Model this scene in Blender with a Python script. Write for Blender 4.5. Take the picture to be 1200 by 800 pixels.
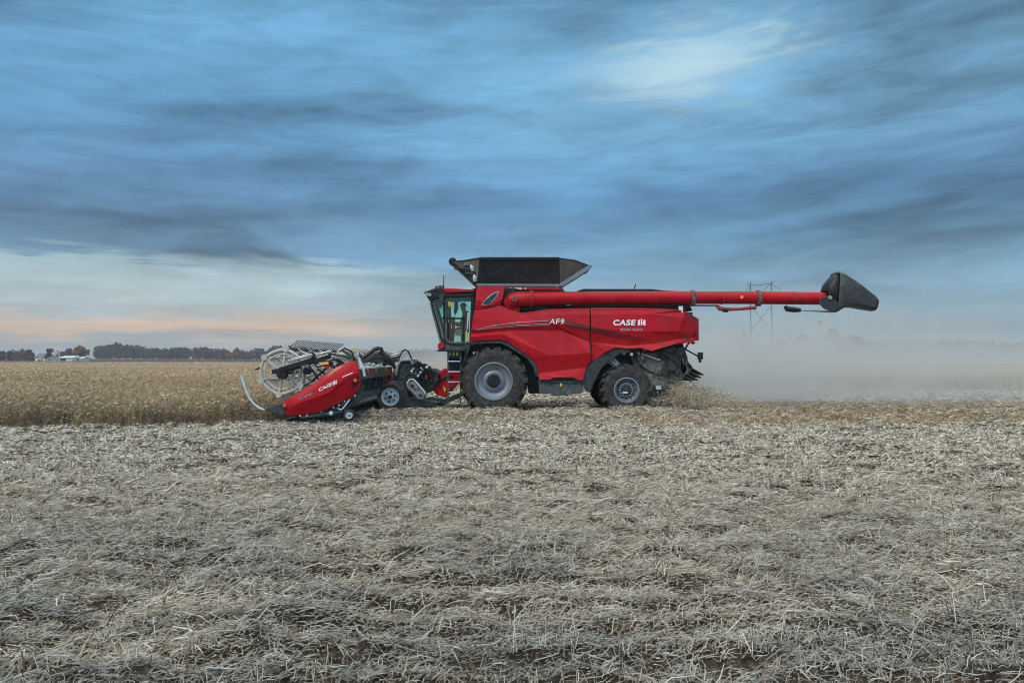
import bpy, bmesh, math, random
import numpy as np
from mathutils import Vector, Matrix
PI = math.pi
rnd = random.Random(7)
RNG = np.random.default_rng(11)
S = bpy.context.scene
COL = S.collection
for o in list(bpy.data.objects):
    bpy.data.objects.remove(o)

# ------------------------------------------------------------------ camera
CAM_H = 1.8
F = 890.0                      # focal length in pixels of a 1200 px wide frame
PITCH = math.atan(19.0 / F)    # horizon sits 19 px under the middle
cd = bpy.data.cameras.new('camera')
cam = bpy.data.objects.new('camera', cd)
COL.objects.link(cam)
cam.location = (0, 0, CAM_H)
cam.rotation_euler = (PI / 2 + PITCH, 0, 0)
cd.sensor_width = 36
cd.lens = 36 * F / 1200
cd.clip_start = 0.1
cd.clip_end = 8000
S.camera = cam

# ------------------------------------------------------------------ render and exposure
S.view_settings.view_transform = 'Standard'
S.view_settings.look = 'None'
S.view_settings.gamma = 1
S.view_settings.use_curve_mapping = False
S.view_settings.exposure = 0.0
try:
    S.cycles.use_denoising = True
    S.cycles.denoiser = 'OPENIMAGEDENOISE'
    S.cycles.denoising_input_passes = 'RGB_ALBEDO_NORMAL'
except Exception:
    pass
try:
    S.cycles.filter_width = 1.0
except Exception:
    pass
S.cycles.max_bounces = 6
S.cycles.diffuse_bounces = 2
S.cycles.glossy_bounces = 3
S.cycles.transmission_bounces = 4
S.cycles.transparent_max_bounces = 12
S.cycles.volume_bounces = 1
S.cycles.volume_max_steps = 96
S.cycles.volume_step_rate = 1.0

# ------------------------------------------------------------------ node helper
class NT:
    def __init__(s, tree):
        s.t = tree
        s.n = tree.nodes
        s.l = tree.links

    def new(s, typ, **kw):
        n = s.n.new(typ)
        for k, v in kw.items():
            setattr(n, k, v)
        return n

    def put(s, sock, v):
        if hasattr(v, 'is_output') or isinstance(v, bpy.types.NodeSocket):
            s.l.new(v, sock)
        else:
            sock.default_value = v

    def m(s, op, a, b=None, c=None, clamp=False):
        n = s.new('ShaderNodeMath', operation=op, use_clamp=clamp)
        s.put(n.inputs[0], a)
        if b is not None:
            s.put(n.inputs[1], b)
        if c is not None:
            s.put(n.inputs[2], c)
        return n.outputs[0]

    def sstep(s, v, lo, hi):
        n = s.new('ShaderNodeMapRange', interpolation_type='SMOOTHSTEP')
        s.put(n.inputs['Value'], v)
        n.inputs['From Min'].default_value = lo
        n.inputs['From Max'].default_value = hi
        return n.outputs[0]

    def xyz(s, x, y, z):
        n = s.new('ShaderNodeCombineXYZ')
        s.put(n.inputs[0], x); s.put(n.inputs[1], y); s.put(n.inputs[2], z)
        return n.outputs[0]

    def noise(s, vec, scale, detail=4, rough=0.55, dist=0.0):
        n = s.new('ShaderNodeTexNoise')
        s.put(n.inputs['Vector'], vec)
        n.inputs['Scale'].default_value = scale
        n.inputs['Detail'].default_value = detail
        n.inputs['Roughness'].default_value = rough
        n.inputs['Distortion'].default_value = dist
        return n.outputs[0]

    def ramp(s, fac, stops, interp='LINEAR'):
        n = s.new('ShaderNodeValToRGB')
        cr = n.color_ramp
        cr.interpolation = interp
        while len(cr.elements) < len(stops):
            cr.elements.new(0.5)
        for e, (p, c) in zip(cr.elements, sorted(stops, key=lambda q: q[0])):
            e.position = p
            e.color = (c[0], c[1], c[2], 1)
        s.put(n.inputs[0], fac)
        return n.outputs[0]

    def mix(s, fac, a, b, blend='MIX'):
        n = s.new('ShaderNodeMix', data_type='RGBA', blend_type=blend)
        s.put(n.inputs[0], fac)
        for sock, v in ((n.inputs[6], a), (n.inputs[7], b)):
            if isinstance(v, (tuple, list)):
                v = (v[0], v[1], v[2], 1)
            s.put(sock, v)
        return n.outputs[2]


def lin(r, g, b):
    f = lambda c: (c / 255 / 12.92) if c / 255 <= 0.04045 else ((c / 255 + 0.055) / 1.055) ** 2.4
    return (f(r), f(g), f(b))

# ------------------------------------------------------------------ sky
SUN_EL, SUN_AZ = math.radians(42), math.radians(222)   # azimuth clockwise from +Y: behind the camera, a little left
w = bpy.data.worlds.new('World')
S.world = w
w.use_nodes = True
t = NT(w.node_tree)
t.n.clear()
outw = t.new('ShaderNodeOutputWorld')
tc = t.new('ShaderNodeTexCoord')
sp = t.new('ShaderNodeSeparateXYZ')
t.l.new(tc.outputs['Generated'], sp.inputs[0])
X, Y, Z = sp.outputs
az = t.m('ARCTAN2', X, Y)
el = t.m('ARCSINE', Z)
# cloud-deck coordinates: the direction met with a flat layer
zc = t.m('ADD', t.m('MAXIMUM', Z, 0.0), 0.07)
deck = t.xyz(t.m('DIVIDE', X, zc), t.m('DIVIDE', Y, zc), 0.0)
streak = t.xyz(t.m('MULTIPLY', az, 1.6), t.m('ADD', t.m('MULTIPLY', el, 8.0), t.m('MULTIPLY', az, -0.35)), 3.1)
n_deck = t.noise(deck, 0.42, 6, 0.58, 0.6)
n_str = t.noise(streak, 1.7, 7, 0.56, 0.5)
n_fine = t.noise(streak, 5.2, 6, 0.6, 0.8)
n_edge = t.noise(t.xyz(t.m('MULTIPLY', az, 2.0), t.m('MULTIPLY', el, 22.0), 8.0), 2.4, 8, 0.62, 0.5)
el_w = t.m('ADD', t.m('ADD', el, 0.0), t.m('ADD', t.m('MULTIPLY', t.m('SUBTRACT', n_edge, 0.5), 0.06), t.m('MULTIPLY', t.m('SUBTRACT', n_fine, 0.5), 0.03)))
deg = t.m('MULTIPLY', el_w, 180 / PI)
fac = t.m('DIVIDE', deg, 90.0)
def D(d):
    return d / 90.0
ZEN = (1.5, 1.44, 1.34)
left = t.ramp(fac, [(D(0.0), lin(160, 170, 180)), (D(1.2), lin(182, 184, 186)), (D(1.8), lin(244, 206, 180)), (D(2.5), lin(236, 206, 186)),
                    (D(3.1), lin(192, 198, 202)), (D(4.8), lin(190, 208, 214)), (D(6.6), lin(176, 200, 210)),
                    (D(7.2), lin(106, 140, 170)), (D(11.0), lin(92, 132, 168)), (D(16), lin(100, 150, 190)),
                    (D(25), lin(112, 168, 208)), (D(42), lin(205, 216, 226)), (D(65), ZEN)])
right = t.ramp(fac, [(D(0.0), lin(146, 163, 172)), (D(3), lin(136, 166, 184)), (D(6.5), lin(122, 162, 190)),
                     (D(9), lin(100, 146, 182)), (D(12), lin(92, 138, 178)), (D(16), lin(116, 166, 202)), (D(20), lin(122, 174, 210)),
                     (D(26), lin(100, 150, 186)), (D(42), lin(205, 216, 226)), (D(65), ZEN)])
base = t.mix(t.sstep(t.m('ADD', az, t.m('MULTIPLY', t.m('SUBTRACT', n_edge, 0.5), 0.5)), -0.32, 0.12), left, right)
# darker and lighter streaks of the stratus
amp = t.sstep(deg, 2.0, 9.0)
st = t.m('ADD', t.m('MULTIPLY', t.m('SUBTRACT', n_str, 0.5), 1.25), t.m('MULTIPLY', t.m('SUBTRACT', n_fine, 0.5), 0.75))
lay = t.m('SUBTRACT', t.sstep(t.noise(t.xyz(t.m('MULTIPLY_ADD', n_deck, .8, t.m('MULTIPLY', az, 1.1)), t.m('MULTIPLY_ADD', n_deck, .5, t.m('SUBTRACT', t.m('MULTIPLY', el, 6.0), t.m('MULTIPLY', az, .5))), 5.7), 1.5, 5, .5, .2), .36, .6), .5)
st = t.m('ADD', t.m('MULTIPLY', st, .78), t.m('MULTIPLY', t.m('SUBTRACT', n_deck, 0.5), 1.3))
st = t.m('ADD', st, t.m('MULTIPLY', lay, .38))
gain = t.m('ADD', 1.0, t.m('MULTIPLY', st, t.m('MULTIPLY_ADD', amp, 0.8, 0.5)))
gain = t.m('MAXIMUM', gain, 0.45)
gv = t.new('ShaderNodeVectorMath', operation='SCALE')
t.l.new(base, gv.inputs[0]); t.l.new(gain, gv.inputs['Scale'])
# the thin bright opening, upper right of the view
du = t.m('DIVIDE', t.m('SUBTRACT', az, 0.235), 0.125)
dv = t.m('DIVIDE', t.m('SUBTRACT', t.m('SUBTRACT', el, 0.362), t.m('MULTIPLY', t.m('SUBTRACT', az, 0.23), 0.08)), 0.046)
rr = t.m('SQRT', t.m('ADD', t.m('MULTIPLY', du, du), t.m('MULTIPLY', dv, dv)))
rr = t.m('ADD', rr, t.m('ADD', t.m('MULTIPLY', t.m('SUBTRACT', n_fine, 0.5), 2.4), t.m('MULTIPLY', t.m('SUBTRACT', n_deck, 0.5), 2.0)))
hole = t.m('MULTIPLY', t.sstep(rr, 1.5, -.1), 0.95)
cloud = t.mix(hole, gv.outputs[0], lin(196, 228, 242))
bgc = t.new('ShaderNodeBackground')
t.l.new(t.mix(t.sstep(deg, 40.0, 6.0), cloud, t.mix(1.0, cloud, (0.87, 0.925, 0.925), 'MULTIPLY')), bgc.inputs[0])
# unseen cloud deck behind the viewer, brightened to fill the near sides
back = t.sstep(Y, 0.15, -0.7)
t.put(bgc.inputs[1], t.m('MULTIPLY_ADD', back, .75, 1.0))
sky = t.new('ShaderNodeTexSky')
sky.sky_type = 'NISHITA'
sky.sun_disc = False
sky.sun_elevation = SUN_EL
sky.sun_rotation = SUN_AZ
bgn = t.new('ShaderNodeBackground')
t.l.new(sky.outputs[0], bgn.inputs[0])
bgn.inputs[1].default_value = 0.08
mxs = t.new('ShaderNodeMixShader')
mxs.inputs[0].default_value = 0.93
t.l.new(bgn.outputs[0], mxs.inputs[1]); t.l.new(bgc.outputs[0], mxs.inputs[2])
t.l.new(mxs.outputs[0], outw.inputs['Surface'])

sd = bpy.data.lights.new('sun', 'SUN')
sd.energy = 1.5
sd.angle = math.radians(15)
sd.color = (1.0, 0.9, 0.76)
so = bpy.data.objects.new('sun', sd)
COL.objects.link(so)
sdir = Vector((math.sin(SUN_AZ) * math.cos(SUN_EL), math.cos(SUN_AZ) * math.cos(SUN_EL), math.sin(SUN_EL)))
so.rotation_euler = sdir.to_track_quat('Z', 'Y').to_euler()
so.location = (0, -10, 30)

# ------------------------------------------------------------------ geometry helpers
def P(px, py, Yd):
    """World point at depth Yd that the survey of the photograph gives for pixel px, py."""
    dx = (px - 600) / F
    dz = (400 - py) / F
    c, s = math.cos(PITCH), math.sin(PITCH)
    y = c - s * dz
    z = s + c * dz
    k = Yd / y
    return Vector((dx * k, Yd, CAM_H + z * k))


class MB:
    """Collects shapes and links them as ONE mesh object."""
    def __init__(s):
        s.v, s.f = [], []

    def add(s, vs, fs):
        b = len(s.v)
        s.v += [Vector(v) for v in vs]
        s.f += [[b + i for i in f] for f in fs]
        return s

    def box(s, lo, hi):
        x0, y0, z0 = lo; x1, y1, z1 = hi
        return s.add([(x0, y0, z0), (x1, y0, z0), (x1, y1, z0), (x0, y1, z0), (x0, y0, z1), (x1, y0, z1), (x1, y1, z1), (x0, y1, z1)],
                     [(0, 3, 2, 1), (4, 5, 6, 7), (0, 1, 5, 4), (1, 2, 6, 5), (2, 3, 7, 6), (3, 0, 4, 7)])

    def prism(s, pts, d):
        n = len(pts); d = Vector(d)
        a = [Vector(p) for p in pts]
        return s.add(a + [p + d for p in a], [list(range(n)), list(range(2 * n - 1, n - 1, -1))] +
                     [(i, i + n, (i + 1) % n + n, (i + 1) % n) for i in range(n)])

    def beam(s, p, q, w_, h_, up=(0, 0, 1)):
        p, q = Vector(p), Vector(q)
        d = (q - p).normalized()
        u = Vector(up)
        sx = d.cross(u)
        if sx.length < 1e-3:
            sx = d.cross(Vector((0, 1, 0)))
        sx.normalize()
        u = sx.cross(d).normalized()
        a = [sx * (i * w_ / 2) + u * (j * h_ / 2) for i, j in ((-1, -1), (1, -1), (1, 1), (-1, 1))]
        return s.add([p + k for k in a] + [q + k for k in a],
                     [(3, 2, 1, 0), (4, 5, 6, 7), (0, 1, 5, 4), (1, 2, 6, 5), (2, 3, 7, 6), (3, 0, 4, 7)])

    def tube(s, pts, r, n=8):
        pts = [Vector(p) for p in pts]
        m_ = len(pts)
        rs = r if isinstance(r, (list, tuple)) else [r] * m_
        rings = []
        ref = None
        for i, p in enumerate(pts):
            d = (pts[min(i + 1, m_ - 1)] - pts[max(i - 1, 0)]).normalized()
            if ref is None:
                ref = d.orthogonal().normalized()
            ref = (ref - d * ref.dot(d))
            if ref.length < 1e-4:
                ref = d.orthogonal()
            ref.normalize()
            b = d.cross(ref)
            rings.append([p + (ref * math.cos(2 * PI * k / n) + b * math.sin(2 * PI * k / n)) * rs[i] for k in range(n)])
        vs = [v for rg in rings for v in rg]
        fs = []
        for i in range(m_ - 1):
            for k in range(n):
                fs.append((i * n + k, i * n + (k + 1) % n, (i + 1) * n + (k + 1) % n, (i + 1) * n + k))
        fs.append(list(range(n - 1, -1, -1)))
        fs.append([(m_ - 1) * n + k for k in range(n)])
        return s.add(vs, fs)

    def lathe(s, prof, c, n=48, axis='Y'):
        """prof: list of (radius, offset along the axis)."""
        c = Vector(c)
        vs, fs = [], []
        for r, o in prof:
            for k in range(n):
                a = 2 * PI * k / n
                if axis == 'Y':
                    vs.append(c + Vector((r * math.cos(a), o, r * math.sin(a))))
                elif axis == 'Z':
                    vs.append(c + Vector((r * math.cos(a), r * math.sin(a), o)))
                else:
                    vs.append(c + Vector((o, r * math.cos(a), r * math.sin(a))))
        for i in range(len(prof) - 1):
            for k in range(n):
                fs.append((i * n + k, i * n + (k + 1) % n, (i + 1) * n + (k + 1) % n, (i + 1) * n + k))
        if prof[0][0] > 1e-5:
            pass
        return s.add(vs, fs)

    def disc(s, c, r, o, n=32):
        c = Vector(c)
        return s.add([c + Vector((r * math.cos(2 * PI * k / n), o, r * math.sin(2 * PI * k / n))) for k in range(n)], [list(range(n))])

    def build(s, name, mat_, parent=None, bevel=0.0, smooth=True, solid=0.0, angle=32):
        off = Vector((0, 0, 0))
        if parent is not None:
            r = parent
            while r.parent:
                r = r.parent
            off = r.location.copy()
        me = bpy.data.meshes.new(name)
        me.from_pydata([tuple(v - off) for v in s.v], [], s.f)
        bm = bmesh.new(); bm.from_mesh(me)
        bmesh.ops.recalc_face_normals(bm, faces=bm.faces)
        if smooth:
            for f in bm.faces:
                f.smooth = True
            for e in bm.edges:
                if len(e.link_faces) == 2 and e.calc_face_angle(0) > math.radians(angle):
                    e.smooth = False
        bm.to_mesh(me); bm.free()
        o = bpy.data.objects.new(name, me)
        COL.objects.link(o)
        if parent is not None:
            o.parent = parent
        me.materials.append(mat_)
        if solid:
            md = o.modifiers.new('solidify', 'SOLIDIFY'); md.thickness = solid; md.offset = 0
        if bevel:
            md = o.modifiers.new('bevel', 'BEVEL'); md.width = bevel; md.segments = 2
            md.limit_method = 'ANGLE'; md.angle_limit = math.radians(30)
        return o


def tag(o, label=None, cat=None, group=None, kind=None):
    for k, v in (('label', label), ('category', cat), ('group', group), ('kind', kind)):
        if v:
            o[k] = v
    return o


def thing(name, loc, label, cat, group=None):
    o = bpy.data.objects.new(name, None)
    o.empty_display_size = 0.3
    o.location = loc
    COL.objects.link(o)
    return tag(o, label, cat, group)


def np_mesh(name, verts, faces_flat, per, mat_, col=None, parent=None, smooth=False):
    """Big mesh from numpy arrays; faces all have `per` corners; col = one colour per vertex."""
    me = bpy.data.meshes.new(name)
    nv, nf = len(verts), len(faces_flat) // per
    me.vertices.add(nv)
    me.vertices.foreach_set('co', np.ascontiguousarray(verts, np.float32).ravel())
    me.loops.add(nf * per)
    me.loops.foreach_set('vertex_index', np.ascontiguousarray(faces_flat, np.int32))
    me.polygons.add(nf)
    me.polygons.foreach_set('loop_start', np.arange(0, nf * per, per, dtype=np.int32))
    me.update(calc_edges=True)
    if smooth:
        me.polygons.foreach_set('use_smooth', np.ones(nf, bool))
    if col is not None:
        at = me.attributes.new('tint', 'FLOAT_COLOR', 'POINT')
        c4 = np.ones((nv, 4), np.float32); c4[:, :3] = col
        at.data.foreach_set('color', c4.ravel())
    me.materials.append(mat_)
    o = bpy.data.objects.new(name, me)
    COL.objects.link(o)
    if parent is not None:
        o.parent = parent
    return o


def vnoise(x, y, seed=0):
    xi = np.floor(x).astype(np.int64); yi = np.floor(y).astype(np.int64)
    xf = x - xi; yf = y - yi
    def h(a, b):
        n = (a * 374761393 + b * 668265263 + seed * 974711) & 0xffffffff
        n = ((n ^ (n >> 13)) * 1274126177) & 0xffffffff
        return ((n ^ (n >> 16)) & 0xffff) / 65535.0
    u = xf * xf * (3 - 2 * xf); v = yf * yf * (3 - 2 * yf)
    return (h(xi, yi) * (1 - u) + h(xi + 1, yi) * u) * (1 - v) + (h(xi, yi + 1) * (1 - u) + h(xi + 1, yi + 1) * u) * v


def fbm(x, y, oct_=4, seed=0):
    s_, a, t_ = 0, 1.0, 0
    for i in range(oct_):
        s_ = s_ + a * vnoise(x * 2 ** i, y * 2 ** i, seed + i)
        t_ += a; a *= 0.5
    return s_ / t_

# ------------------------------------------------------------------ materials
def mat(name, col, rough=0.5, metal=0.0, var=0.15, scale=3.0, dust=0.0, dustcol=(0.27, 0.24, 0.19), coat=0.0, bump=0.0, bscale=40, spec=0.35):
    m_ = bpy.data.materials.new(name)
    m_.use_nodes = True
    t = NT(m_.node_tree)
    b = t.n['Principled BSDF']
    tc = t.new('ShaderNodeTexCoord')
    co = tc.outputs['Object']
    n1 = t.noise(co, scale, 5, 0.6)
    lo = tuple(c * (1 - var) for c in col); hi = tuple(min(1, c * (1 + var)) for c in col)
    c = t.ramp(n1, [(0.3, lo), (0.7, hi)])
    if dust:
        n2 = t.noise(co, scale * 2.3, 6, 0.65, 0.4)
        fd = t.m('MULTIPLY', t.sstep(n2, 0.36, 0.74), dust)
        c = t.mix(fd, c, dustcol)
        t.put(b.inputs['Roughness'], t.m('MULTIPLY_ADD', fd, 0.6, rough, clamp=True))
    else:
        t.put(b.inputs['Roughness'], t.m('MULTIPLY_ADD', n1, 0.2, rough - 0.1, clamp=True))
    t.l.new(c, b.inputs['Base Color'])
    b.inputs['Metallic'].default_value = metal
    b.inputs['Specular IOR Level'].default_value = spec
    b.inputs['Coat Weight'].default_value = coat
    b.inputs['Coat Roughness'].default_value = 0.12
    if bump:
        bn = t.new('ShaderNodeBump')
        bn.inputs['Strength'].default_value = bump
        bn.inputs['Distance'].default_value = 0.02
        t.l.new(t.noise(co, bscale, 5, 0.6), bn.inputs['Height'])
        t.l.new(bn.outputs[0], b.inputs['Normal'])
    return m_


def mat_tint(name, rough=0.85, mul=1.0, var=0.0):
    m_ = bpy.data.materials.new(name)
    m_.use_nodes = True
    t = NT(m_.node_tree)
    b = t.n['Principled BSDF']
    a = t.new('ShaderNodeAttribute', attribute_name='tint')
    c = a.outputs['Color']
    if mul != 1.0:
        c = t.mix(1.0, c, (mul, mul, mul), 'MULTIPLY')
    if var:
        tc = t.new('ShaderNodeTexCoord')
        n_ = t.noise(tc.outputs['Object'], var, 4, 0.6)
        c = t.mix(1.0, c, t.ramp(n_, [(0.3, (0.7, 0.68, 0.64)), (0.7, (1.0, 1.0, 1.0))]), 'MULTIPLY')
    t.l.new(c, b.inputs['Base Color'])
    b.inputs['Roughness'].default_value = rough
    b.inputs['Specular IOR Level'].default_value = 0.2
    return m_


M = {}
M['red'] = mat('red_paint', (0.43, 0.003, 0.012), 0.42, var=0.14, scale=1.2, dust=0.06, coat=0.16, spec=0.15)
M['red_dull'] = mat('red_dusty_paint', (0.38, 0.012, 0.02), 0.5, var=0.2, scale=2.5, dust=0.28)
M['black'] = mat('black_plastic', (0.009, 0.01, 0.011), 0.45, var=0.3, scale=4, dust=0.05)
M['dark'] = mat('dark_steel', (0.018, 0.027, 0.031), 0.5, var=0.35, scale=5, dust=0.22)  # slight teal cast of the shaded chassis is put into this colour
M['teal'] = mat('dark_blue_green_frame', (0.012, 0.04, 0.046), 0.45, var=0.3, scale=4, dust=0.22)
M['rubber'] = mat('tyre_rubber', (0.022, 0.022, 0.023), 0.75, var=0.25, scale=4, dust=0.45, dustcol=(0.16, 0.15, 0.135), bump=0.3, bscale=30)
M['rim'] = mat('silver_rim_paint', (0.25, 0.28, 0.32), 0.4, metal=0.35, var=0.12, scale=3, dust=0.2)
M['steel'] = mat('bare_steel', (0.45, 0.46, 0.47), 0.35, metal=0.7, var=0.2, scale=6, dust=0.2)
M['grey'] = mat('grey_metal_cover', (0.26, 0.28, 0.31), 0.5, metal=0.2, var=0.15, scale=4, dust=0.25)
M['panelgrey'] = mat('grey_underbody_plate', (0.05, 0.072, 0.078), 0.45, var=0.35, scale=3, dust=0.4)
M['tank'] = mat('grain_tank_black', (0.024, 0.026, 0.028), 0.55, var=0.25, scale=1.5, dust=0.12)
M['brown'] = mat('dusty_inside_sheet', (0.16, 0.14, 0.115), 0.8, var=0.3, scale=5, dust=0.4)
M['rear'] = mat('dust_caked_metal', (0.11, 0.1, 0.085), 0.85, var=0.45, scale=4, dust=0.8, dustcol=(0.34, 0.31, 0.255))
M['white'] = mat('white_marking', (0.8, 0.8, 0.8), 0.5, var=0.04, scale=8)
M['chrome'] = mat('silver_stripe', (0.42, 0.4, 0.4), 0.35, metal=0.5, var=0.35, scale=9)
M['stripe'] = mat('dark_stripe', (0.035, 0.02, 0.022), 0.45, var=0.2, scale=5)
M['badge'] = mat('dark_badge', (0.02, 0.07, 0.09), 0.4, var=0.2, scale=9)
M['tan'] = mat('pale_reel_plastic', (0.52, 0.49, 0.44), 0.6, var=0.18, scale=5, dust=0.25)
M['orange'] = mat('orange_reflector', (0.75, 0.12, 0.03), 0.35, var=0.15, scale=30)
M['redref'] = mat('red_reflector', (0.4, 0.01, 0.03), 0.3, var=0.15, scale=30)
M['yellow'] = mat('yellow_sticker', (0.75, 0.5, 0.04), 0.5, var=0.1, scale=30)
M['yellow_green'] = mat('yellow_green_strip', (0.5, 0.58, 0.06), 0.5, var=0.1, scale=10)
M['pale'] = mat('pale_blue_post', (0.5, 0.6, 0.65), 0.5, var=0.12, scale=8, dust=0.2)
M['seat'] = mat('seat_cloth', (0.06, 0.065, 0.075), 0.9, var=0.2, scale=10)
M['skin'] = mat('skin', (0.42, 0.24, 0.17), 0.55, var=0.08, scale=12)
M['jacket'] = mat('grey_jacket', (0.09, 0.1, 0.12), 0.9, var=0.2, scale=9)
M['jeans'] = mat('blue_trousers', (0.04, 0.06, 0.11), 0.9, var=0.2, scale=9)
M['pylon'] = mat('weathered_pylon_steel', (0.1, 0.11, 0.12), 0.7, var=0.15, scale=1)
M['housewhite'] = mat('white_siding', (0.72, 0.75, 0.78), 0.6, var=0.06, scale=1)
M['roofblue'] = mat('blue_grey_roof', (0.1, 0.135, 0.19), 0.7, var=0.15, scale=1)
M['roofwhite'] = mat('pale_metal_roof', (0.62, 0.68, 0.72), 0.5, var=0.08, scale=1)
M['darkdoor'] = mat('dark_opening', (0.06, 0.035, 0.04), 0.8, var=0.2, scale=1)
M['bark'] = mat('bark', (0.055, 0.045, 0.04), 0.95, var=0.3, scale=2)
M['concrete'] = mat('grey_tower_metal', (0.2, 0.2, 0.2), 0.7, var=0.15, scale=1)


def glass_mat(name, tint, gl=0.12):
    m_ = bpy.data.materials.new(name)
    m_.use_nodes = True
    t = NT(m_.node_tree)
    t.n.clear()
    out = t.new('ShaderNodeOutputMaterial')
    tr = t.new('ShaderNodeBsdfTransparent'); tr.inputs[0].default_value = (*tint, 1)
    gs = t.new('ShaderNodeBsdfGlossy'); gs.inputs['Roughness'].default_value = 0.04
    fr = t.new('ShaderNodeFresnel'); fr.inputs[0].default_value = 1.45
    mx = t.new('ShaderNodeMixShader')
    t.put(mx.inputs[0], t.m('ADD', fr.outputs[0], gl - 0.08, clamp=True))
    t.l.new(tr.outputs[0], mx.inputs[1]); t.l.new(gs.outputs[0], mx.inputs[2])
    t.l.new(mx.outputs[0], out.inputs['Surface'])
    return m_
M['glass'] = glass_mat('tinted_cab_glass', (0.60, 0.93, 0.85), .09)
M['glass_deep'] = glass_mat('deep_teal_glass', (0.40, 0.82, 0.70), .09)
M['slot'] = mat('dark_blue_window', (0.01, 0.05, 0.075), 0.12, var=0.2, scale=5)

# soil with a mat of residue
def ground_mat():
    m_ = bpy.data.materials.new('stubble_soil')
    m_.use_nodes = True
    t = NT(m_.node_tree)
    b = t.n['Principled BSDF']
    co = t.new('ShaderNodeTexCoord').outputs['Object']
    mp = t.new('ShaderNodeMapping'); mp.inputs['Scale'].default_value = (0.55, 1.0, 1.0); mp.inputs['Rotation'].default_value = (0, 0, 0.25)
    t.l.new(co, mp.inputs[0])
    n1 = t.noise(mp.outputs[0], 22, 6, 0.68, 0.6)
    n2 = t.noise(mp.outputs[0], 3.2, 5, 0.6, 0.5)
    n3 = t.noise(co, 0.12, 4, 0.6)
    f = t.m('ADD', t.m('MULTIPLY', n1, 0.75), t.m('MULTIPLY', n2, 0.25))
    c = t.ramp(f, [(0.40, (0.032, 0.026, 0.02)), (0.53, (0.08, 0.066, 0.05)), (0.62, (0.22, 0.19, 0.145)), (0.74, (0.44, 0.40, 0.32))])
    c = t.mix(1.0, c, t.ramp(n3, [(0.3, (0.8, 0.79, 0.78)), (0.7, (1.0, 0.98, 0.95))]), 'MULTIPLY')
    t.l.new(c, b.inputs['Base Color'])
    b.inputs['Roughness'].default_value = 0.95
    b.inputs['Specular IOR Level'].default_value = 0.1
    bn = t.new('ShaderNodeBump')
    bn.inputs['Strength'].default_value = 0.9
    bn.inputs['Distance'].default_value = 0.05
    t.l.new(f, bn.inputs['Height'])
    t.l.new(bn.outputs[0], b.inputs['Normal'])
    return m_
M['ground'] = ground_mat()
M['straw'] = mat_tint('straw', 0.8)
M['crop'] = mat_tint('dry_crop', 0.9)
M['leaf'] = mat_tint('autumn_leaves', 0.9)
M['canopy'] = mat('dry_crop_mass', (0.29, 0.235, 0.16), 0.95, var=0.5, scale=7, bump=0.8, bscale=18, spec=0.1)

# ------------------------------------------------------------------ ground
def ground_h(x, y):
    a = fbm(x * 1.6 + 0.5 * y, y * 2.6, 4, 3) - 0.5
    b = fbm(x * 0.35, y * 0.5, 3, 9) - 0.5
    fade = np.clip(1.3 - np.abs(y - 12) / 60, 0.05, 1)
    c = (fbm(x * 3.6 + 0.8 * y, y * 5.5, 2, 61) - 0.5) * np.clip(1.6 - np.abs(y - 12) / 14, 0, 1)
    wob = 2.2 * fbm(x * 0.45, y * 0.5, 3, 77)
    rows = np.sin(2 * np.pi * (y / 0.42 + wob)) * 0.05 * np.clip(fbm(x * 0.9, y * 1.2, 2, 78) * 2.4 - 0.4, 0, 1.4) * np.clip(1.7 - np.abs(y - 11) / 14, 0, 1)
    return (a * 0.15 + b * 0.14) * fade + c * 0.16 + rows

def spaced(lo, hi, step, grow, out_lo, out_hi):
    core = list(np.arange(lo, hi + 1e-6, step))
    up, s_, v = [], step, hi
    while v < out_hi:
        s_ *= grow; v += s_; up.append(min(v, out_hi))
    dn, s_, v = [], step, lo
    while v > out_lo:
        s_ *= grow; v -= s_; dn.append(max(v, out_lo))
    return np.array(dn[::-1] + core + up)

gx = spaced(-12, 12, 0.07, 1.06, -1600, 1600)
gy = spaced(2.2, 22, 0.055, 1.045, -60, 1600)
GX, GY = np.meshgrid(gx, gy)
GZ = ground_h(GX, GY)
gv_ = np.stack([GX, GY, GZ], -1).reshape(-1, 3)
nx, ny = len(gx), len(gy)
ii = (np.arange(ny - 1)[:, None] * nx + np.arange(nx - 1)[None]).ravel()
gf = np.stack([ii, ii + 1, ii + nx + 1, ii + nx], -1).ravel()
tag(np_mesh('ground', gv_, gf, 4, M['ground'], smooth=True), 'harvested field of pale residue reaching the horizon', 'field', kind='structure')

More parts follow.
